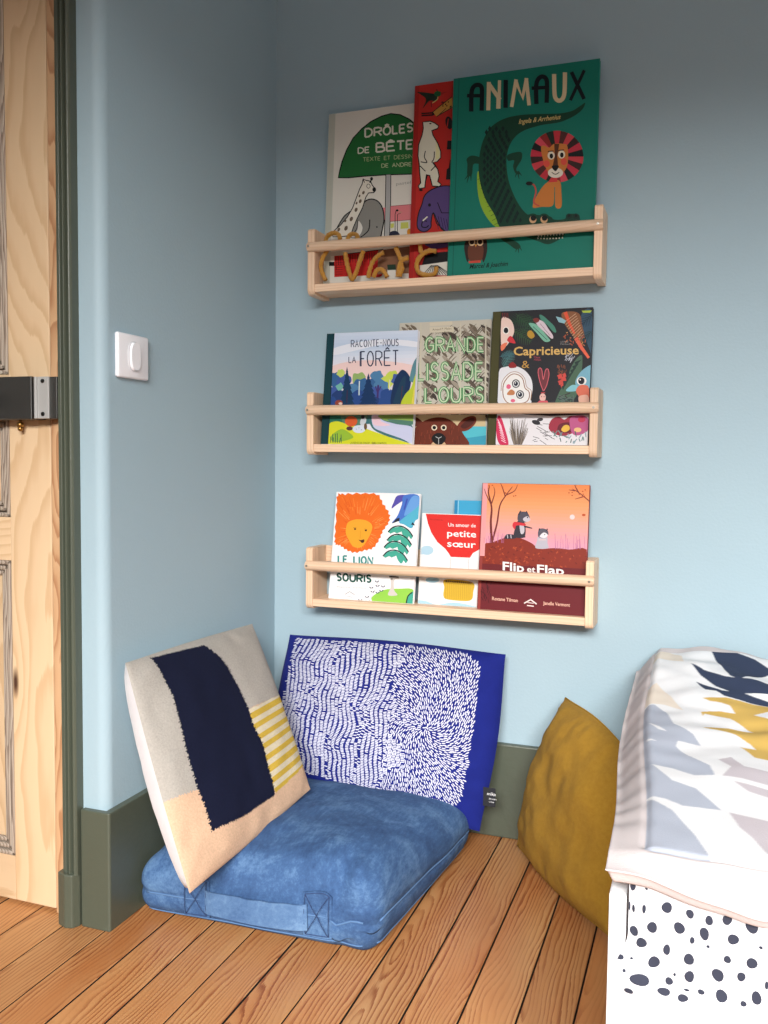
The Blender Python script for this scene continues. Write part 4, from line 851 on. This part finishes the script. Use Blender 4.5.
# ================================================================== CUSHIONS
def inside(poly, X, Y):
    c = np.zeros(X.shape, bool); n = len(poly)
    for i in range(n):
        x0, y0 = poly[i]; x1, y1 = poly[(i+1) % n]
        if y0 == y1: continue
        m = ((y0 > Y) != (y1 > Y)) & (X < (x1-x0)*(Y-y0)/(y1-y0)+x0); c ^= m
    return c
def homog(src):
    """enlarged-photo quad (TL,TR,BR,BL) -> unit square (u right, v up)"""
    dst = [(0, 1), (1, 1), (1, 0), (0, 0)]; A = []; B = []
    for (x, y), (u, v) in zip(src, dst):
        A.append([x, y, 1, 0, 0, 0, -u*x, -u*y]); B.append(u); A.append([0, 0, 0, x, y, 1, -v*x, -v*y]); B.append(v)
    h = np.linalg.solve(np.array(A, float), np.array(B, float))
    return lambda x, y: ((h[0]*x+h[1]*y+h[2])/(h[6]*x+h[7]*y+1), (h[3]*x+h[4]*y+h[5])/(h[6]*x+h[7]*y+1))
class Pillow:
    def __init__(s, TL, TR, BR, BL, T, Tb=None, pinch=.035, seed=0, wr=.004, sag=None, bp=.62):
        s.c = [Vector(p) for p in (TL, TR, BR, BL)]; s.T = T; s.Tb = T if Tb is None else Tb; s.pinch = pinch; s.seed = seed; s.wr = wr; s.sag = sag; s.bp = bp
        s.n = ((s.c[1]-s.c[3]).cross(s.c[0]-s.c[2])).normalized()
    def prof(s, u, v, side=1):
        a = 1-abs(2*u-1)**3.2; b = 1-abs(2*v-1)**3.2
        return max(0, a*b)**(.62 if side > 0 else s.bp)
    def at(s, u, v, side=1, lift=0):
        a, b = 2*u-1, 2*v-1
        k_ = 1 if s.pinch > 0 else 1.7; uu = u - s.pinch*a*(1-b*b)**k_*abs(a); vv = v - s.pinch*b*(1-a*a)**k_*abs(b)
        TL, TR, BR, BL = s.c
        p = (BL*(1-uu)+BR*uu)*(1-vv)+(TL*(1-uu)+TR*uu)*vv
        pf = s.prof(u, v, side)
        q = Vector((u*3, v*3, s.seed)); w_ = s.wr*(noise.noise(q*1.3)+.5*noise.noise(q*3.1))
        # puckers running in from the seams
        e = min(u, 1-u, v, 1-v); along = v if min(u, 1-u) < min(v, 1-v) else u
        w_ += s.wr*.55*math.exp(-(e/.10)**2)*noise.noise(Vector((along*13, s.seed*3.1, side)))*(1-math.exp(-(e/.02)**2))
        d = (s.T if side > 0 else s.Tb)*pf + w_*min(1, e*16)
        p = p + s.n*side*d + s.n*lift*side
        if s.sag: p = s.sag(p, u, v)
        return p
    def mesh(s, name, side, n, mat, parent, colf=None):
        g = [s.at(i/n, j/n, side) for j in range(n+1) for i in range(n+1)]
        f = []
        for j in range(n):
            for i in range(n):
                q = (j*(n+1)+i, j*(n+1)+i+1, (j+1)*(n+1)+i+1, (j+1)*(n+1)+i); f.append(q if side > 0 else q[::-1])
        me = bpy.data.meshes.new(name); me.from_pydata(g, [], f); me.update()
        if colf is not None:
            U, V = np.meshgrid((np.arange(n)+.5)/n, (np.arange(n)+.5)/n); col = colf(U, V).reshape(-1, 3)
            at = me.color_attributes.new('Col', 'FLOAT_COLOR', 'CORNER')
            d = np.ones((n*n, 4, 4), np.float32); d[:, :, :3] = col[:, None, :]; at.data.foreach_set('color', d.ravel())
        return link(name, me, mat, parent, True)
# --- knitted patchwork cushion leaning on the left wall
cu = empty('knitted_cushion', (.19, -.45, .14), 'knitted cushion with navy, grey, peach and yellow-striped blocks, leaning on the left wall', 'cushion')
P1 = Pillow((.030, -.590, .444), (.036, -.172, .437), (.224, -.290, .156), (.191, -.655, .118), .030, .070, -.006, 1.3, .004, bp=.42)
H1 = homog([(45, 160), (436, 42), (604, 545), (237, 860)])
def uvp(pts): return [H1(*p) for p in pts]
navy = uvp([(118, 150), (275, 118), (305, 150), (335, 190), (362, 245), (388, 305), (405, 360), (435, 430), (455, 500), (477, 568), (380, 632), (283, 678), (262, 610), (236, 545), (205, 440), (185, 360), (165, 270), (145, 215)])
stripe = uvp([(370, 330), (515, 262), (690, 190), (750, 360), (590, 465), (480, 562), (425, 500), (405, 430)])
gl = uvp([(-160, -50), (150, -50), (215, 360), (256, 548), (172, 574), (60, 606)])
gr_ = uvp([(120, -60), (420, -160), (720, 200), (520, 262), (380, 322), (250, 250), (120, 160)])
def c1(U, V):
    jag = .004*np.sin(V*520)+.003*np.sin(V*231+1); jv = .003*np.sin(U*430)
    col = np.zeros(U.shape+(3,)); col[:] = lin((222, 186, 156))
    grey = lin((182, 176, 168)); col[inside(gl, U, V+jv)] = grey; col[inside(gr_, U+.3*jag, V+jv)] = grey
    st = inside(stripe, U, V); (_, va), (_, vb) = H1(515, 262), H1(590, 462)
    ph = ((V-vb)/(va-vb)*7.2) % 1
    col[st & (ph > .5)] = lin((212, 178, 74)); col[st & (ph <= .5)] = lin((224, 212, 184))
    col[inside(navy, U+jag, V+jv)] = lin((26, 30, 52)); return col
P1.mesh('front_cover', 1, 190, M_knit, cu, c1)
tag(P1.mesh('back_cover', -1, 40, M_cotton, cu), 'plain white cotton back')
# --- blue brush-stroke cushion on the back wall
cu = empty('printed_cushion', (.29, -.12, .1), 'cobalt blue cushion covered in small white brush strokes, against the back wall', 'cushion')
P2 = Pillow((.058, -.040, .392), (.538, -.034, .388), (.508, -.108, .046), (.070, -.150, .118), .050, .034, -.020, 4.1, .007)
P2.mesh('front_cover', 1, 90, M_blue, cu); P2.mesh('back_cover', -1, 40, M_blue, cu)
V = []; Fq = []
W2, H2 = .47, .33
def flow(u, v):
    x, y = u*W2, v*H2
    if u < .55: th = .15+.9*nz(x*7, y*5, 3)+.25*math.sin(y*30+x*14)
    else:
        dx, dy = x-.34, y-.17; th = math.atan2(dy, dx)+.5+1.1*nz(x*11, y*11, 8)
    return th
random.seed(11)
cell = {}; pts2 = []; cand = []
for k in range(-2, 58):
    y = .028+random.random()*.003
    while y < .323:
        x = k*.0090+.018*nz(y*9, k*.07, 5)+.009*nz(y*24, k*.22, 7)+.0008*(random.random()-.5)
        if x < .27+.05*nz(y*14, 3, 3): cand.append((x/W2, y/H2, random.uniform(-.12, .12)+.35*nz(y*14, k*.4, 2)))
        y += random.uniform(.0029, .0033)
for _ in range(80000): cand.append((random.uniform(.045, .905) if random.random() < .25 else random.uniform(.55, .905), random.uniform(.085, .975), None))
for u, v, th0 in cand:
    if not (.045 < u < .905 and .085 < v < .975): continue
    # rounded corner of the printed field on the right
    if u > .80:
        if v > .88 and (u-.80)**2/.105**2+(v-.88)**2/.095**2 > 1: continue
        if v < .19 and (u-.80)**2/.105**2+(v-.19)**2/.105**2 > 1: continue
    x, y = u*W2, v*H2; th = flow(u, v) if th0 is None else th0; c, s_ = math.cos(th), math.sin(th)
    gx, gy = int(x/.0078), int(y/.0078); ok = True
    for i in range(gx-1, gx+2):
        for j in range(gy-1, gy+2):
            for (a_, b_) in cell.get((i, j), ()):
                dx, dy = x-a_, y-b_; p_, q_ = dx*c+dy*s_, -dx*s_+dy*c
                if (p_/.0077)**2+(q_/.0029)**2 < 1: ok = False; break
            if not ok: break
        if not ok: break
    if not ok: continue
    cell.setdefault((gx, gy), []).append((x, y)); pts2.append((u, v, th))
for u, v, th in pts2:
    L_, w_ = random.uniform(.0034, .0041), random.uniform(.0009, .00115); c, s_ = math.cos(th), math.sin(th); b0 = len(V)
    for (p_, q_) in ((-L_, -w_*.5), (-L_*.6, -w_), (L_*.6, -w_), (L_, -w_*.4), (L_, w_*.4), (L_*.6, w_), (-L_*.6, w_), (-L_, w_*.5)):
        V.append(P2.at(u+(p_*c-q_*s_)/W2, v+(p_*s_+q_*c)/H2, 1, .0007))
    Fq.append(tuple(range(b0, b0+8)))
o = from_py('brush_stroke_print', V, Fq, base_mat('white_ink', (204, 204, 218), .85), cu); o['kind'] = 'stuff'; o['label'] = 'dense white brush strokes printed on the blue cloth'
lt = P2.at(.995, .20, 1); ly = lt.y-.004
bm = bbox(bmesh.new(), (lt.x-.004, ly, lt.z-.019), (lt.x+.021, ly+.0012, lt.z+.019), .0004, 1)
lb = from_bm('care_label', bm, base_mat('black_label', (22, 24, 32), .7), cu); lb['label'] = 'small black sewn-in label with white letters'
def flat_text(txt, loc, size, mat, parent, name='lettering', rot=(math.pi/2, 0, 0)):
    cu_ = bpy.data.curves.new('t', 'FONT'); cu_.body = txt; cu_.size = size; cu_.resolution_u = 2; o = bpy.data.objects.new('t', cu_); C.objects.link(o)
    me = bpy.data.meshes.new_from_object(o.evaluated_get(bpy.context.evaluated_depsgraph_get())); bpy.data.objects.remove(o)
    me.transform(Matrix.Translation(loc) @ Matrix.Rotation(rot[0], 4, 'X')); return link(name, me, mat, parent)
Mw = base_mat('label_white', (226, 226, 226), .8)
flat_text('mika', (lt.x+.004, ly-.0004, lt.z+.004), .0095, Mw, lb)
flat_text('fait main', (lt.x+.008, ly-.0004, lt.z-.004), .0045, Mw, lb); flat_text('coton', (lt.x+.008, ly-.0004, lt.z-.010), .0045, Mw, lb)
# --- ochre cushion between wall and bed
cu = empty('linen_cushion', (.68, -.2, .0), 'plain ochre linen cushion on the floor between the green baseboard and the bed', 'cushion')
P3 = Pillow((.660, -.036, .312), (.812, -.255, .275), (.782, -.350, .014), (.577, -.070, .014), .058, .025, -.035, 9.2, .009)
P3.mesh('front_cover', 1, 80, M_ochre, cu); P3.mesh('back_cover', -1, 40, M_ochre, cu)
bm = bmesh.new(); ring = [P3.at(u, 0, 1) for u in np.linspace(0, 1, 24)]+[P3.at(1, v, 1) for v in np.linspace(0, 1, 24)][1:]+[P3.at(u, 1, 1) for u in np.linspace(1, 0, 24)][1:]+[P3.at(0, v, 1) for v in np.linspace(1, 0, 24)][1:]
tube(bm, ring, .0018, 6); from_bm('seam', bm, M_ochre, cu, True)
# --- denim floor cushion
dn = empty('floor_cushion', (.24, -.31, 0), 'big washed blue denim floor cushion with a stitched handle, on the floorboards', 'floor cushion')
DC = [Vector((.018, -.548)), Vector((.450, -.540)), Vector((.485, -.085)), Vector((.018, -.085))]   # FL FR BR BL
def denim_pt(p):
    """p on the [-1,1] cube surface -> soft filled box"""
    x, y, z = p; rx, ry, rz = .16, .16, .62
    inner = Vector((min(max(x, -1+rx), 1-rx), min(max(y, -1+ry), 1-ry), min(max(z, -1+rz), 1-rz)))
    d = Vector(((x-inner.x)/rx, (y-inner.y)/ry, (z-inner.z)/rz))
    if d.length > 1e-6: d = d.normalized()
    q = inner+Vector((d.x*rx, d.y*ry, d.z*rz)); u, v = (q.x+1)/2, (q.y+1)/2
    xy = (DC[0]*(1-u)+DC[1]*u)*(1-v)+(DC[3]*(1-u)+DC[2]*u)*v
    h = .116+.034*(1-q.x**4)*(1-q.y**4)-.022*sm(.25, 1.0, v)-.030*sm(.5, 0, u)*sm(.6, 0, v)*.8+.016*sm(.5, .9, u)*sm(.5, .05, v)
    zz = (q.z+1)/2*h
    P = Vector((xy.x, xy.y, zz)); out = Vector((q.x, q.y, 0)); side = 1-abs(q.z)
    # side bulge, corner fold and wrinkles
    if max(abs(q.x), abs(q.y)) > .8:
        oo = Vector((q.x if abs(q.x) > .8 else 0, q.y if abs(q.y) > .8 else 0, 0)).normalized()
        P += oo*(.006*side+.005*nz(P.x*14, P.y*14, P.z*22)*side)
        P -= oo*.0035*math.exp(-((q.z+.05)/.12)**2)        # pulled in along the mid seam
    fold = math.exp(-(((u-.86)/.03)**2))*sm(.25, .02, v); P.z -= fold*.014*(z > -.5); P += Vector((-.004, .004, 0))*fold
    f2 = math.exp(-(((u+v*.6-.99)/.035)**2))*sm(.3, .0, v)*(q.z > -.3); P.z -= .008*f2
    if q.z > 0: P.z += .0035*nz(P.x*9, P.y*9, 2)+.0022*nz(P.x*26, P.y*22, 5)*(1+sm(.3, 0, v))
    P.z = max(P.z, .0008); return P
bm = bmesh.new(); NN = 46; vm = {}
def gv(p):
    k = tuple(round(c, 4) for c in p)
    if k not in vm: vm[k] = bm.verts.new(denim_pt(p))
    return vm[k]
for ax in range(3):
    for sg in (-1, 1):
        for i in range(NN):
            for j in range(NN):
                q = []
                for di, dj in ((0, 0), (1, 0), (1, 1), (0, 1)):
                    a_, b_ = -1+2*(i+di)/NN, -1+2*(j+dj)/NN; p = [0, 0, 0]; p[ax] = sg; p[(ax+1) % 3] = a_; p[(ax+2) % 3] = b_; q.append(gv(tuple(p)))
                if sg < 0: q = q[::-1]
                try: bm.faces.new(q)
                except ValueError: pass
from_bm('cushion_cover', bm, M_denim, dn, True)
def dpt(u, v, z, off=.0):
    """point on the side wall: u,v in 0..1 on the rim"""
    p = denim_pt((u*2-1, v*2-1, z)); o_ = Vector((-1 if u == 0 else 1 if u == 1 else 0, -1 if v == 0 else 1 if v == 1 else 0, 0)); return p+o_*off
bm = bmesh.new()
for zz, r in ((-.05, .0016), (-.78, .0012)):
    tube(bm, [dpt(u, 0, zz, .0006) for u in np.linspace(.05, .95, 40)], r, 6); tube(bm, [dpt(1, v, zz, .0006) for v in np.linspace(.04, .95, 40)], r, 6)
tag(from_bm('seam', bm, M_denim2, dn, True), 'faded raised seams')
def strap(u0, u1, z0, z1, off, bul, name, mat, par, n=22):
    vv = []; ff = []
    for i in range(n+1):
        u = u0+(u1-u0)*i/n; b = off+bul*math.sin(math.pi*i/n)**.5
        for zz, o_ in ((z0, b), (z0, b+.0022), (z1, b+.0022), (z1, b)): vv.append(dpt(u, 0, zz, o_))
    for i in range(n):
        for k in range(4): ff.append((i*4+k, i*4+(k+1) % 4, (i+1)*4+(k+1) % 4, (i+1)*4+k))
    ff += [(0, 3, 2, 1), (n*4, n*4+1, n*4+2, n*4+3)]
    o = from_py(name, vv, ff, mat, par, True); o.data.set_sharp_from_angle(angle=.8); return o
hd = strap(.32, .745, -.42, .28, .004, .010, 'handle', M_denim3, dn)
for (a_, b_) in ((.225, .335), (.725, .84)):
    pt = strap(a_, b_, -.62, .56, .0035, 0, 'stitched_patch', M_denim, hd)
    bm = bmesh.new(); e1, e2 = a_+.010, b_-.010
    for (ua, za, ub, zb) in ((e1, -.54, e2, .52), (e1, .52, e2, -.54), (e1, -.54, e1, .52), (e2, -.54, e2, .52), (e1, -.54, e2, -.54), (e1, .52, e2, .52)):
        tube(bm, [dpt(ua+(ub-ua)*k/10, 0, za+(zb-za)*k/10, .0062) for k in range(11)], .0006, 5)
    V0 = from_bm('cross_stitch', bm, M_thread, dn)

# ================================================================== BED
bed = empty('day_bed', (.83, -.45, 0), 'low white bed frame along the back wall, right of the cushions', 'bed')
BX = .832; BYF = -.905
box('end_panel', (BX, BYF, .0), (BX+.017, -.03, .352), M_white, bed, .002)
box('side_rail', (BX+.017, BYF+.004, .11), (2.76, BYF+.022, .262), M_white, bed, .002)
box('side_rail', (BX+.017, -.052, .11), (2.76, -.032, .262), M_white, bed, .002)
box('end_panel', (2.76, BYF, .0), (2.78, -.03, .345), M_white, bed, .002)
box('slat_base', (BX+.017, BYF+.022, .20), (2.76, -.052, .215), M_white, bed, .001)
box('bed_drawer', (BX+.026, BYF+.006, .012), (2.74, BYF+.024, .106), M_white, bed, .003)
# mattress with dotted sheet hanging over the side rail
mt = empty('mattress', (1.7, -.45, .262), 'mattress in a white sheet with charcoal dots, under the quilt', 'mattress')
MX0, MX1 = BX+.0155, 2.74
ds = [(305, 226, 24, 23), (411, 258, 17, 20), (499, 290, 18, 20), (582, 287, 21, 22), (696, 319, 27, 28), (237, 320, 23, 23), (362, 323, 25, 24), (152, 345, 18, 22), (477, 352, 20, 28), (610, 378, 24, 23), (190, 394, 21, 22), (421, 382, 10, 16), (494, 412, 7, 7), (737, 415, 8, 7), (304, 424, 16, 22), (254, 482, 20, 26), (406, 470, 21, 26), (583, 472, 15, 17), (696, 488, 23, 24), (124, 472, 18, 12), (171, 471, 5, 5), (539, 545, 26, 27), (647, 551, 18, 20), (408, 549, 22, 23), (215, 559, 29, 24), (340, 540, 6, 7), (317, 570, 16, 15), (160, 525, 6, 6), (298, 613, 22, 16), (396, 611, 13, 5), (378, 646, 22, 16), (462, 618, 16, 10), (180, 612, 14, 13), (556, 638, 27, 24), (717, 646, 23, 26), (657, 674, 13, 12), (764, 588, 8, 18), (200, 234, 8, 20), (110, 400, 9, 20), (148, 133, 12, 20), (212, 136, 6, 6), (362, 181, 22, 8), (565, 236, 18, 6), (150, 240, 6, 18), (132, 230, 4, 20)]
YS = BYF-.012
dots = []
for x, y, rx, ry in ds:
    p = on(600+x/4.571, 860+y/4.571, 1, YS); q = on(600+(x+rx)/4.571, 860+y/4.571, 1, YS); r = on(600+x/4.571, 860+(y+ry)/4.571, 1, YS); dots.append((p.x, p.z, abs(q.x-p.x)*1.0, abs(r.z-p.z)*1.0))
lastx = max(d[0] for d in dots)
random.seed(5)
_n = 0
while _n < 150:
    x = random.uniform(lastx+.02, MX1); z = random.uniform(.2, .38); r = random.choice((.008, .007, .006, .003))
    if all((x-d[0])**2+(z-d[1])**2 > (r+d[2]+.007)**2 for d in dots[-150:]): dots.append((x, z, r*.9, r))
    _n += 1
def sheet_pt(s, t_):
    """s along x, t_ down the side 0..1 from under the quilt to the hem"""
    x = MX0+.004+(MX1-MX0-.008)*s; L_ = .142+.004*nz(x*9, 3, 3)+.010*sm(.03, .0, abs(x-MX0-.10))
    hem = .226+.022*math.exp(-((x-MX0)/.05)**2)+.010*nz(x*11, 1, 7)
    z = .368+(hem-.368)*t_
    y = YS+.004+.004*nz(x*12, z*9, 2)+.0035*math.sin(t_*3.14)-.010*math.exp(-((t_-.86)/.13)**2)*(.6+.8*nz(x*14, 2, 1))
    y += .0035*nz(x*30+z*22, z*16, 9)*sm(.45, .8, t_)
    y += .006*sm(.022, 0, x-MX0)
    x -= .014*sm(.45, .85, t_)*sm(.05, 0, x-MX0)
    return (x, min(y, BYF-.002), z)
nx, ny = 420, 40
s_lin = np.concatenate([np.linspace(0, .16, 120, endpoint=False), np.linspace(.16, 1, nx-120+1)])
vv = [sheet_pt(s, t_) for t_ in np.linspace(0, 1, ny+1) for s in s_lin]
ff = [(j*(nx+1)+i, (j+1)*(nx+1)+i, (j+1)*(nx+1)+i+1, j*(nx+1)+i+1) for j in range(ny) for i in range(nx)]
me = bpy.data.meshes.new('hanging_sheet'); me.from_pydata(vv, [], ff); me.update()
link('sheet', me, M_cottonw, mt, True)
dv, df = [], []
for (x, z, rx, rz) in dots:
    if x+rx > MX1-.01: continue
    b0 = len(dv); cen = None; ph = random.random()*6
    ring = [(0, 0)]+[(math.cos(6.2832*k/14)*q, math.sin(6.2832*k/14)*q) for q in (.5, 1) for k in range(14)]
    for a_, b_ in ring:
        rr_ = 1+.07*math.sin(2*math.atan2(b_, a_)+ph)+.04*math.sin(3*math.atan2(b_, a_)+2*ph)
        X, Z = x+1.08*rx*a_*rr_, z+1.1*rz*b_*rr_; s_ = (X-MX0-.004)/(MX1-MX0-.008); s_ = max(0, s_)
        hem = .226+.022*math.exp(-((X-MX0)/.05)**2)+.010*nz(X*11, 1, 7); t_ = min(.985, max(0, (Z-.368)/(hem-.368)))
        p = sheet_pt(s_, t_); dv.append((p[0], p[1]-.0007, p[2]))
    for k in range(14):
        k2 = (k+1) % 14; df.append((b0, b0+1+k, b0+1+k2)); df.append((b0+1+k, b0+15+k, b0+15+k2, b0+1+k2))
o = from_py('dot_print', dv, df, base_mat('charcoal_ink', (46, 50, 66), .9), mt, True); o['kind'] = 'stuff'; o['label'] = 'charcoal dots of uneven size printed on the sheet'
box('mattress_core', (MX0, BYF+.026, .216), (MX1, -.056, .366), M_cotton, mt, .025, 4, True)
# quilt
QX0, QX1, QY0, QY1 = .790, 2.80, -.930, -.022
def qz(x, y):
    return .397+.022*sm(-.40, -.06, y)+.010*math.exp(-((x-.93)/.10)**2)*sm(-.35, -.1, y)
def quilt_pt(s, t_):
    """s,t: metres of cloth from the left / near edge"""
    x = QX0+s+.036*sm(-.30, -.93, QY0+t_); y = QY0+t_
    z = qz(x, y)
    e1 = s; e2 = t_
    drop = .046*(1-sm(0, .050, e1))*(.12+.88*sm(.03, .4, t_)); z -= drop
    x += .004*(1-sm(0, .02, e1))
    d2 = .034*(1-sm(0, .040, e2))*(.2+.8*sm(.0, .15, s)); z -= d2
    # rumples: long folds running diagonally away from the corner by the wall
    rum = sm(-.80, -.25, y)*(1-.3*sm(1.3, 1.8, x)); q = Vector((x*9+y*3.5, y*8-x*3, 1.7))
    z += (.007*noise.noise(q)+.0045*noise.noise(q*2.3))*(.25+.75*rum)
    z += .0042*math.sin((y+.25*x)*46+4*nz(x*5, y*5, 0))*rum*sm(.84, .98, x)
    z += .0008*math.sin(t_*95+3*nz(x*4, y*9, 4))*(1-sm(.02, .06, e1))        # puckered border
    z += .0008*math.sin(s*80+3*nz(x*9, y*4, 4))*(1-sm(.02, .06, e2))
    z -= .003*math.exp(-((e1-.038)/.004)**2)*sm(.035, .05, e2)+.003*math.exp(-((e2-.038)/.004)**2)*sm(.035, .05, e1)  # stitched seam
    return (x, y, z)
def qxy(px, py):
    z = .395
    for _ in range(8): p = on(px, py, 2, z); z = qz(p.x, p.y)
    return (p.x-.036*float(sm(-.30, -.93, p.y)), p.y)
def Q6(l): return [qxy(620+x/5.19, 640+y/5.19) for x, y in l]
def Q7(l): return [qxy(600+x/4.571, 740+y/4.571) for x, y in l]
NVY, MU, GB, MV, CRM, WH = (50, 60, 84), (208, 172, 92), (172, 178, 192), (192, 184, 190), (224, 212, 198), (226, 226, 228)
pats = [(NVY, Q6([(465, 52), (570, 68), (700, 108), (800, 160), (700, 185), (625, 212), (570, 190), (510, 110)])),
 (NVY, Q6([(365, 130), (440, 160), (540, 190), (640, 210), (700, 220), (900, 250), (900, 300), (690, 275), (570, 262), (500, 232), (420, 180)])),
 (NVY, Q6([(395, 210), (440, 225), (530, 258), (640, 268), (700, 290), (900, 340), (900, 360), (650, 310), (540, 290), (500, 265), (440, 262)])),
 (MU, Q6([(430, 315), (550, 298), (640, 312), (900, 360), (1000, 560), (850, 640), (770, 622), (700, 610), (640, 555), (590, 535), (500, 480), (430, 465), (470, 455), (440, 420), (420, 375), (460, 372), (520, 350)])),
 (WH, Q6([(430, 325), (520, 337), (570, 350), (600, 385), (520, 372), (400, 370)])), (WH, Q6([(440, 385), (570, 410), (640, 440), (695, 470), (560, 452), (470, 452), (400, 420)])),
 (WH, Q6([(430, 468), (500, 478), (600, 500), (680, 535), (710, 558), (600, 545), (540, 530)])), (WH, Q6([(695, 395), (900, 350), (900, 460)])),
 (CRM, Q6([(130, 75), (240, 55), (320, 75), (330, 118), (200, 95), (130, 130)])), (CRM, Q6([(125, 240), (190, 215), (260, 290), (330, 372), (230, 342), (130, 330)])),
 (GB, Q6([(128, 335), (180, 340), (240, 380), (280, 450), (380, 500), (420, 545), (300, 530), (290, 552), (360, 615), (120, 620)])),
 (WH, Q6([(145, 432), (200, 458), (245, 486), (200, 474)])), (WH, Q6([(135, 512), (225, 540), (160, 542)])),
 (GB, Q7([(190, 0), (330, 20), (400, 70), (500, 120), (525, 165), (430, 160), (330, 125), (240, 108), (190, 112)])),
 (GB, Q7([(200, 108), (240, 110), (330, 185), (440, 220), (555, 316), (380, 300), (300, 265), (205, 242)])),
 (GB, Q7([(205, 245), (330, 320), (430, 430), (500, 530), (582, 668), (400, 620), (150, 540), (175, 460)])),
 (MV, Q7([(540, 90), (600, 80), (660, 130), (900, 185), (900, 240), (650, 185), (560, 170), (600, 130)])), (MV, Q7([(610, 195), (700, 215), (900, 265), (900, 300), (680, 240)])), (MV, Q7([(590, 325), (900, 400), (1000, 640), (760, 520), (700, 450), (640, 400)]))]
S = np.concatenate([np.linspace(0, .46, 270, endpoint=False), np.linspace(.46, QX1-QX0, 130)]); T_ = np.linspace(0, QY1-QY0, 500)
vv = [quilt_pt(s, t_) for t_ in T_ for s in S]; nxx, nyy = len(S), len(T_)
ff = [(j*nxx+i, j*nxx+i+1, (j+1)*nxx+i+1, (j+1)*nxx+i) for j in range(nyy-1) for i in range(nxx-1)]
nb_ = len(vv)
SS, TT = np.meshgrid(S, T_); X_ = QX0+SS; Y_ = QY0+TT
def quilt_col(X_, Y_):
    col = np.zeros(X_.shape+(3,)); col[:] = lin(WH)
    for c_, pg in pats: col[inside(pg, X_, Y_)] = lin(c_)
    for r in range(5):           # the patchwork runs on to the far end of the bed
        for q in range(9):
            x0 = 1.34+q*.16; y0 = -.86+r*.165; c_ = (NVY, MU, GB, MV, CRM)[(r*2+q*3) % 5]
            m = inside([(x0, y0), (x0+.155, y0), (x0+.155*(q % 2), y0+.15)], X_, Y_) & (X_ > 1.34); col[m] = lin(c_)
    return col
col = sum(quilt_col(X_+a_, Y_+b_) for a_, b_ in ((-.0007, -.0007), (.0007, -.0007), (-.0007, .0007), (.0007, .0007), (0, 0)))/5
bd = (SS < .038) | (TT < .038) | (SS > QX1-QX0-.045) | (TT > QY1-QY0-.03); col[bd] = lin((202, 193, 193))
col = col.reshape(-1, 3)
# underside (quilt is about 14 mm thick) and rim
for j in range(nyy):
    for i in range(nxx):
        x, y, z = vv[j*nxx+i]; e = min(S[i], T_[j], S[-1]-S[i], T_[-1]-T_[j]); vv.append((x, y, z-.001-.015*sm(0, .010, e)))
nf = len(ff)
for f in ff[:nf]: ff.append(tuple(k+nb_ for k in f[::-1]))
def rim(idx):
    for k in range(len(idx)-1): ff.append((idx[k+1], idx[k], idx[k]+nb_, idx[k+1]+nb_))
rim(list(range(nxx))); rim([j*nxx+nxx-1 for j in range(nyy)]); rim([(nyy-1)*nxx+i for i in range(nxx-1, -1, -1)]); rim([j*nxx for j in range(nyy-1, -1, -1)])
me = bpy.data.meshes.new('quilt'); me.from_pydata(vv, [], ff); me.update()
allc = np.ones((len(vv), 4), np.float32); allc[:, :3] = np.array(lin((202, 193, 193)))[None, :]; allc[:nb_, :3] = col
at = me.color_attributes.new('Col', 'FLOAT_COLOR', 'POINT'); at.data.foreach_set('color', allc.ravel())
ql = link('quilt', me, M_quilt, None, True)
tag(ql, 'patchwork quilt with navy, mustard and grey triangles and a pale pink border, over the bed', 'quilt')
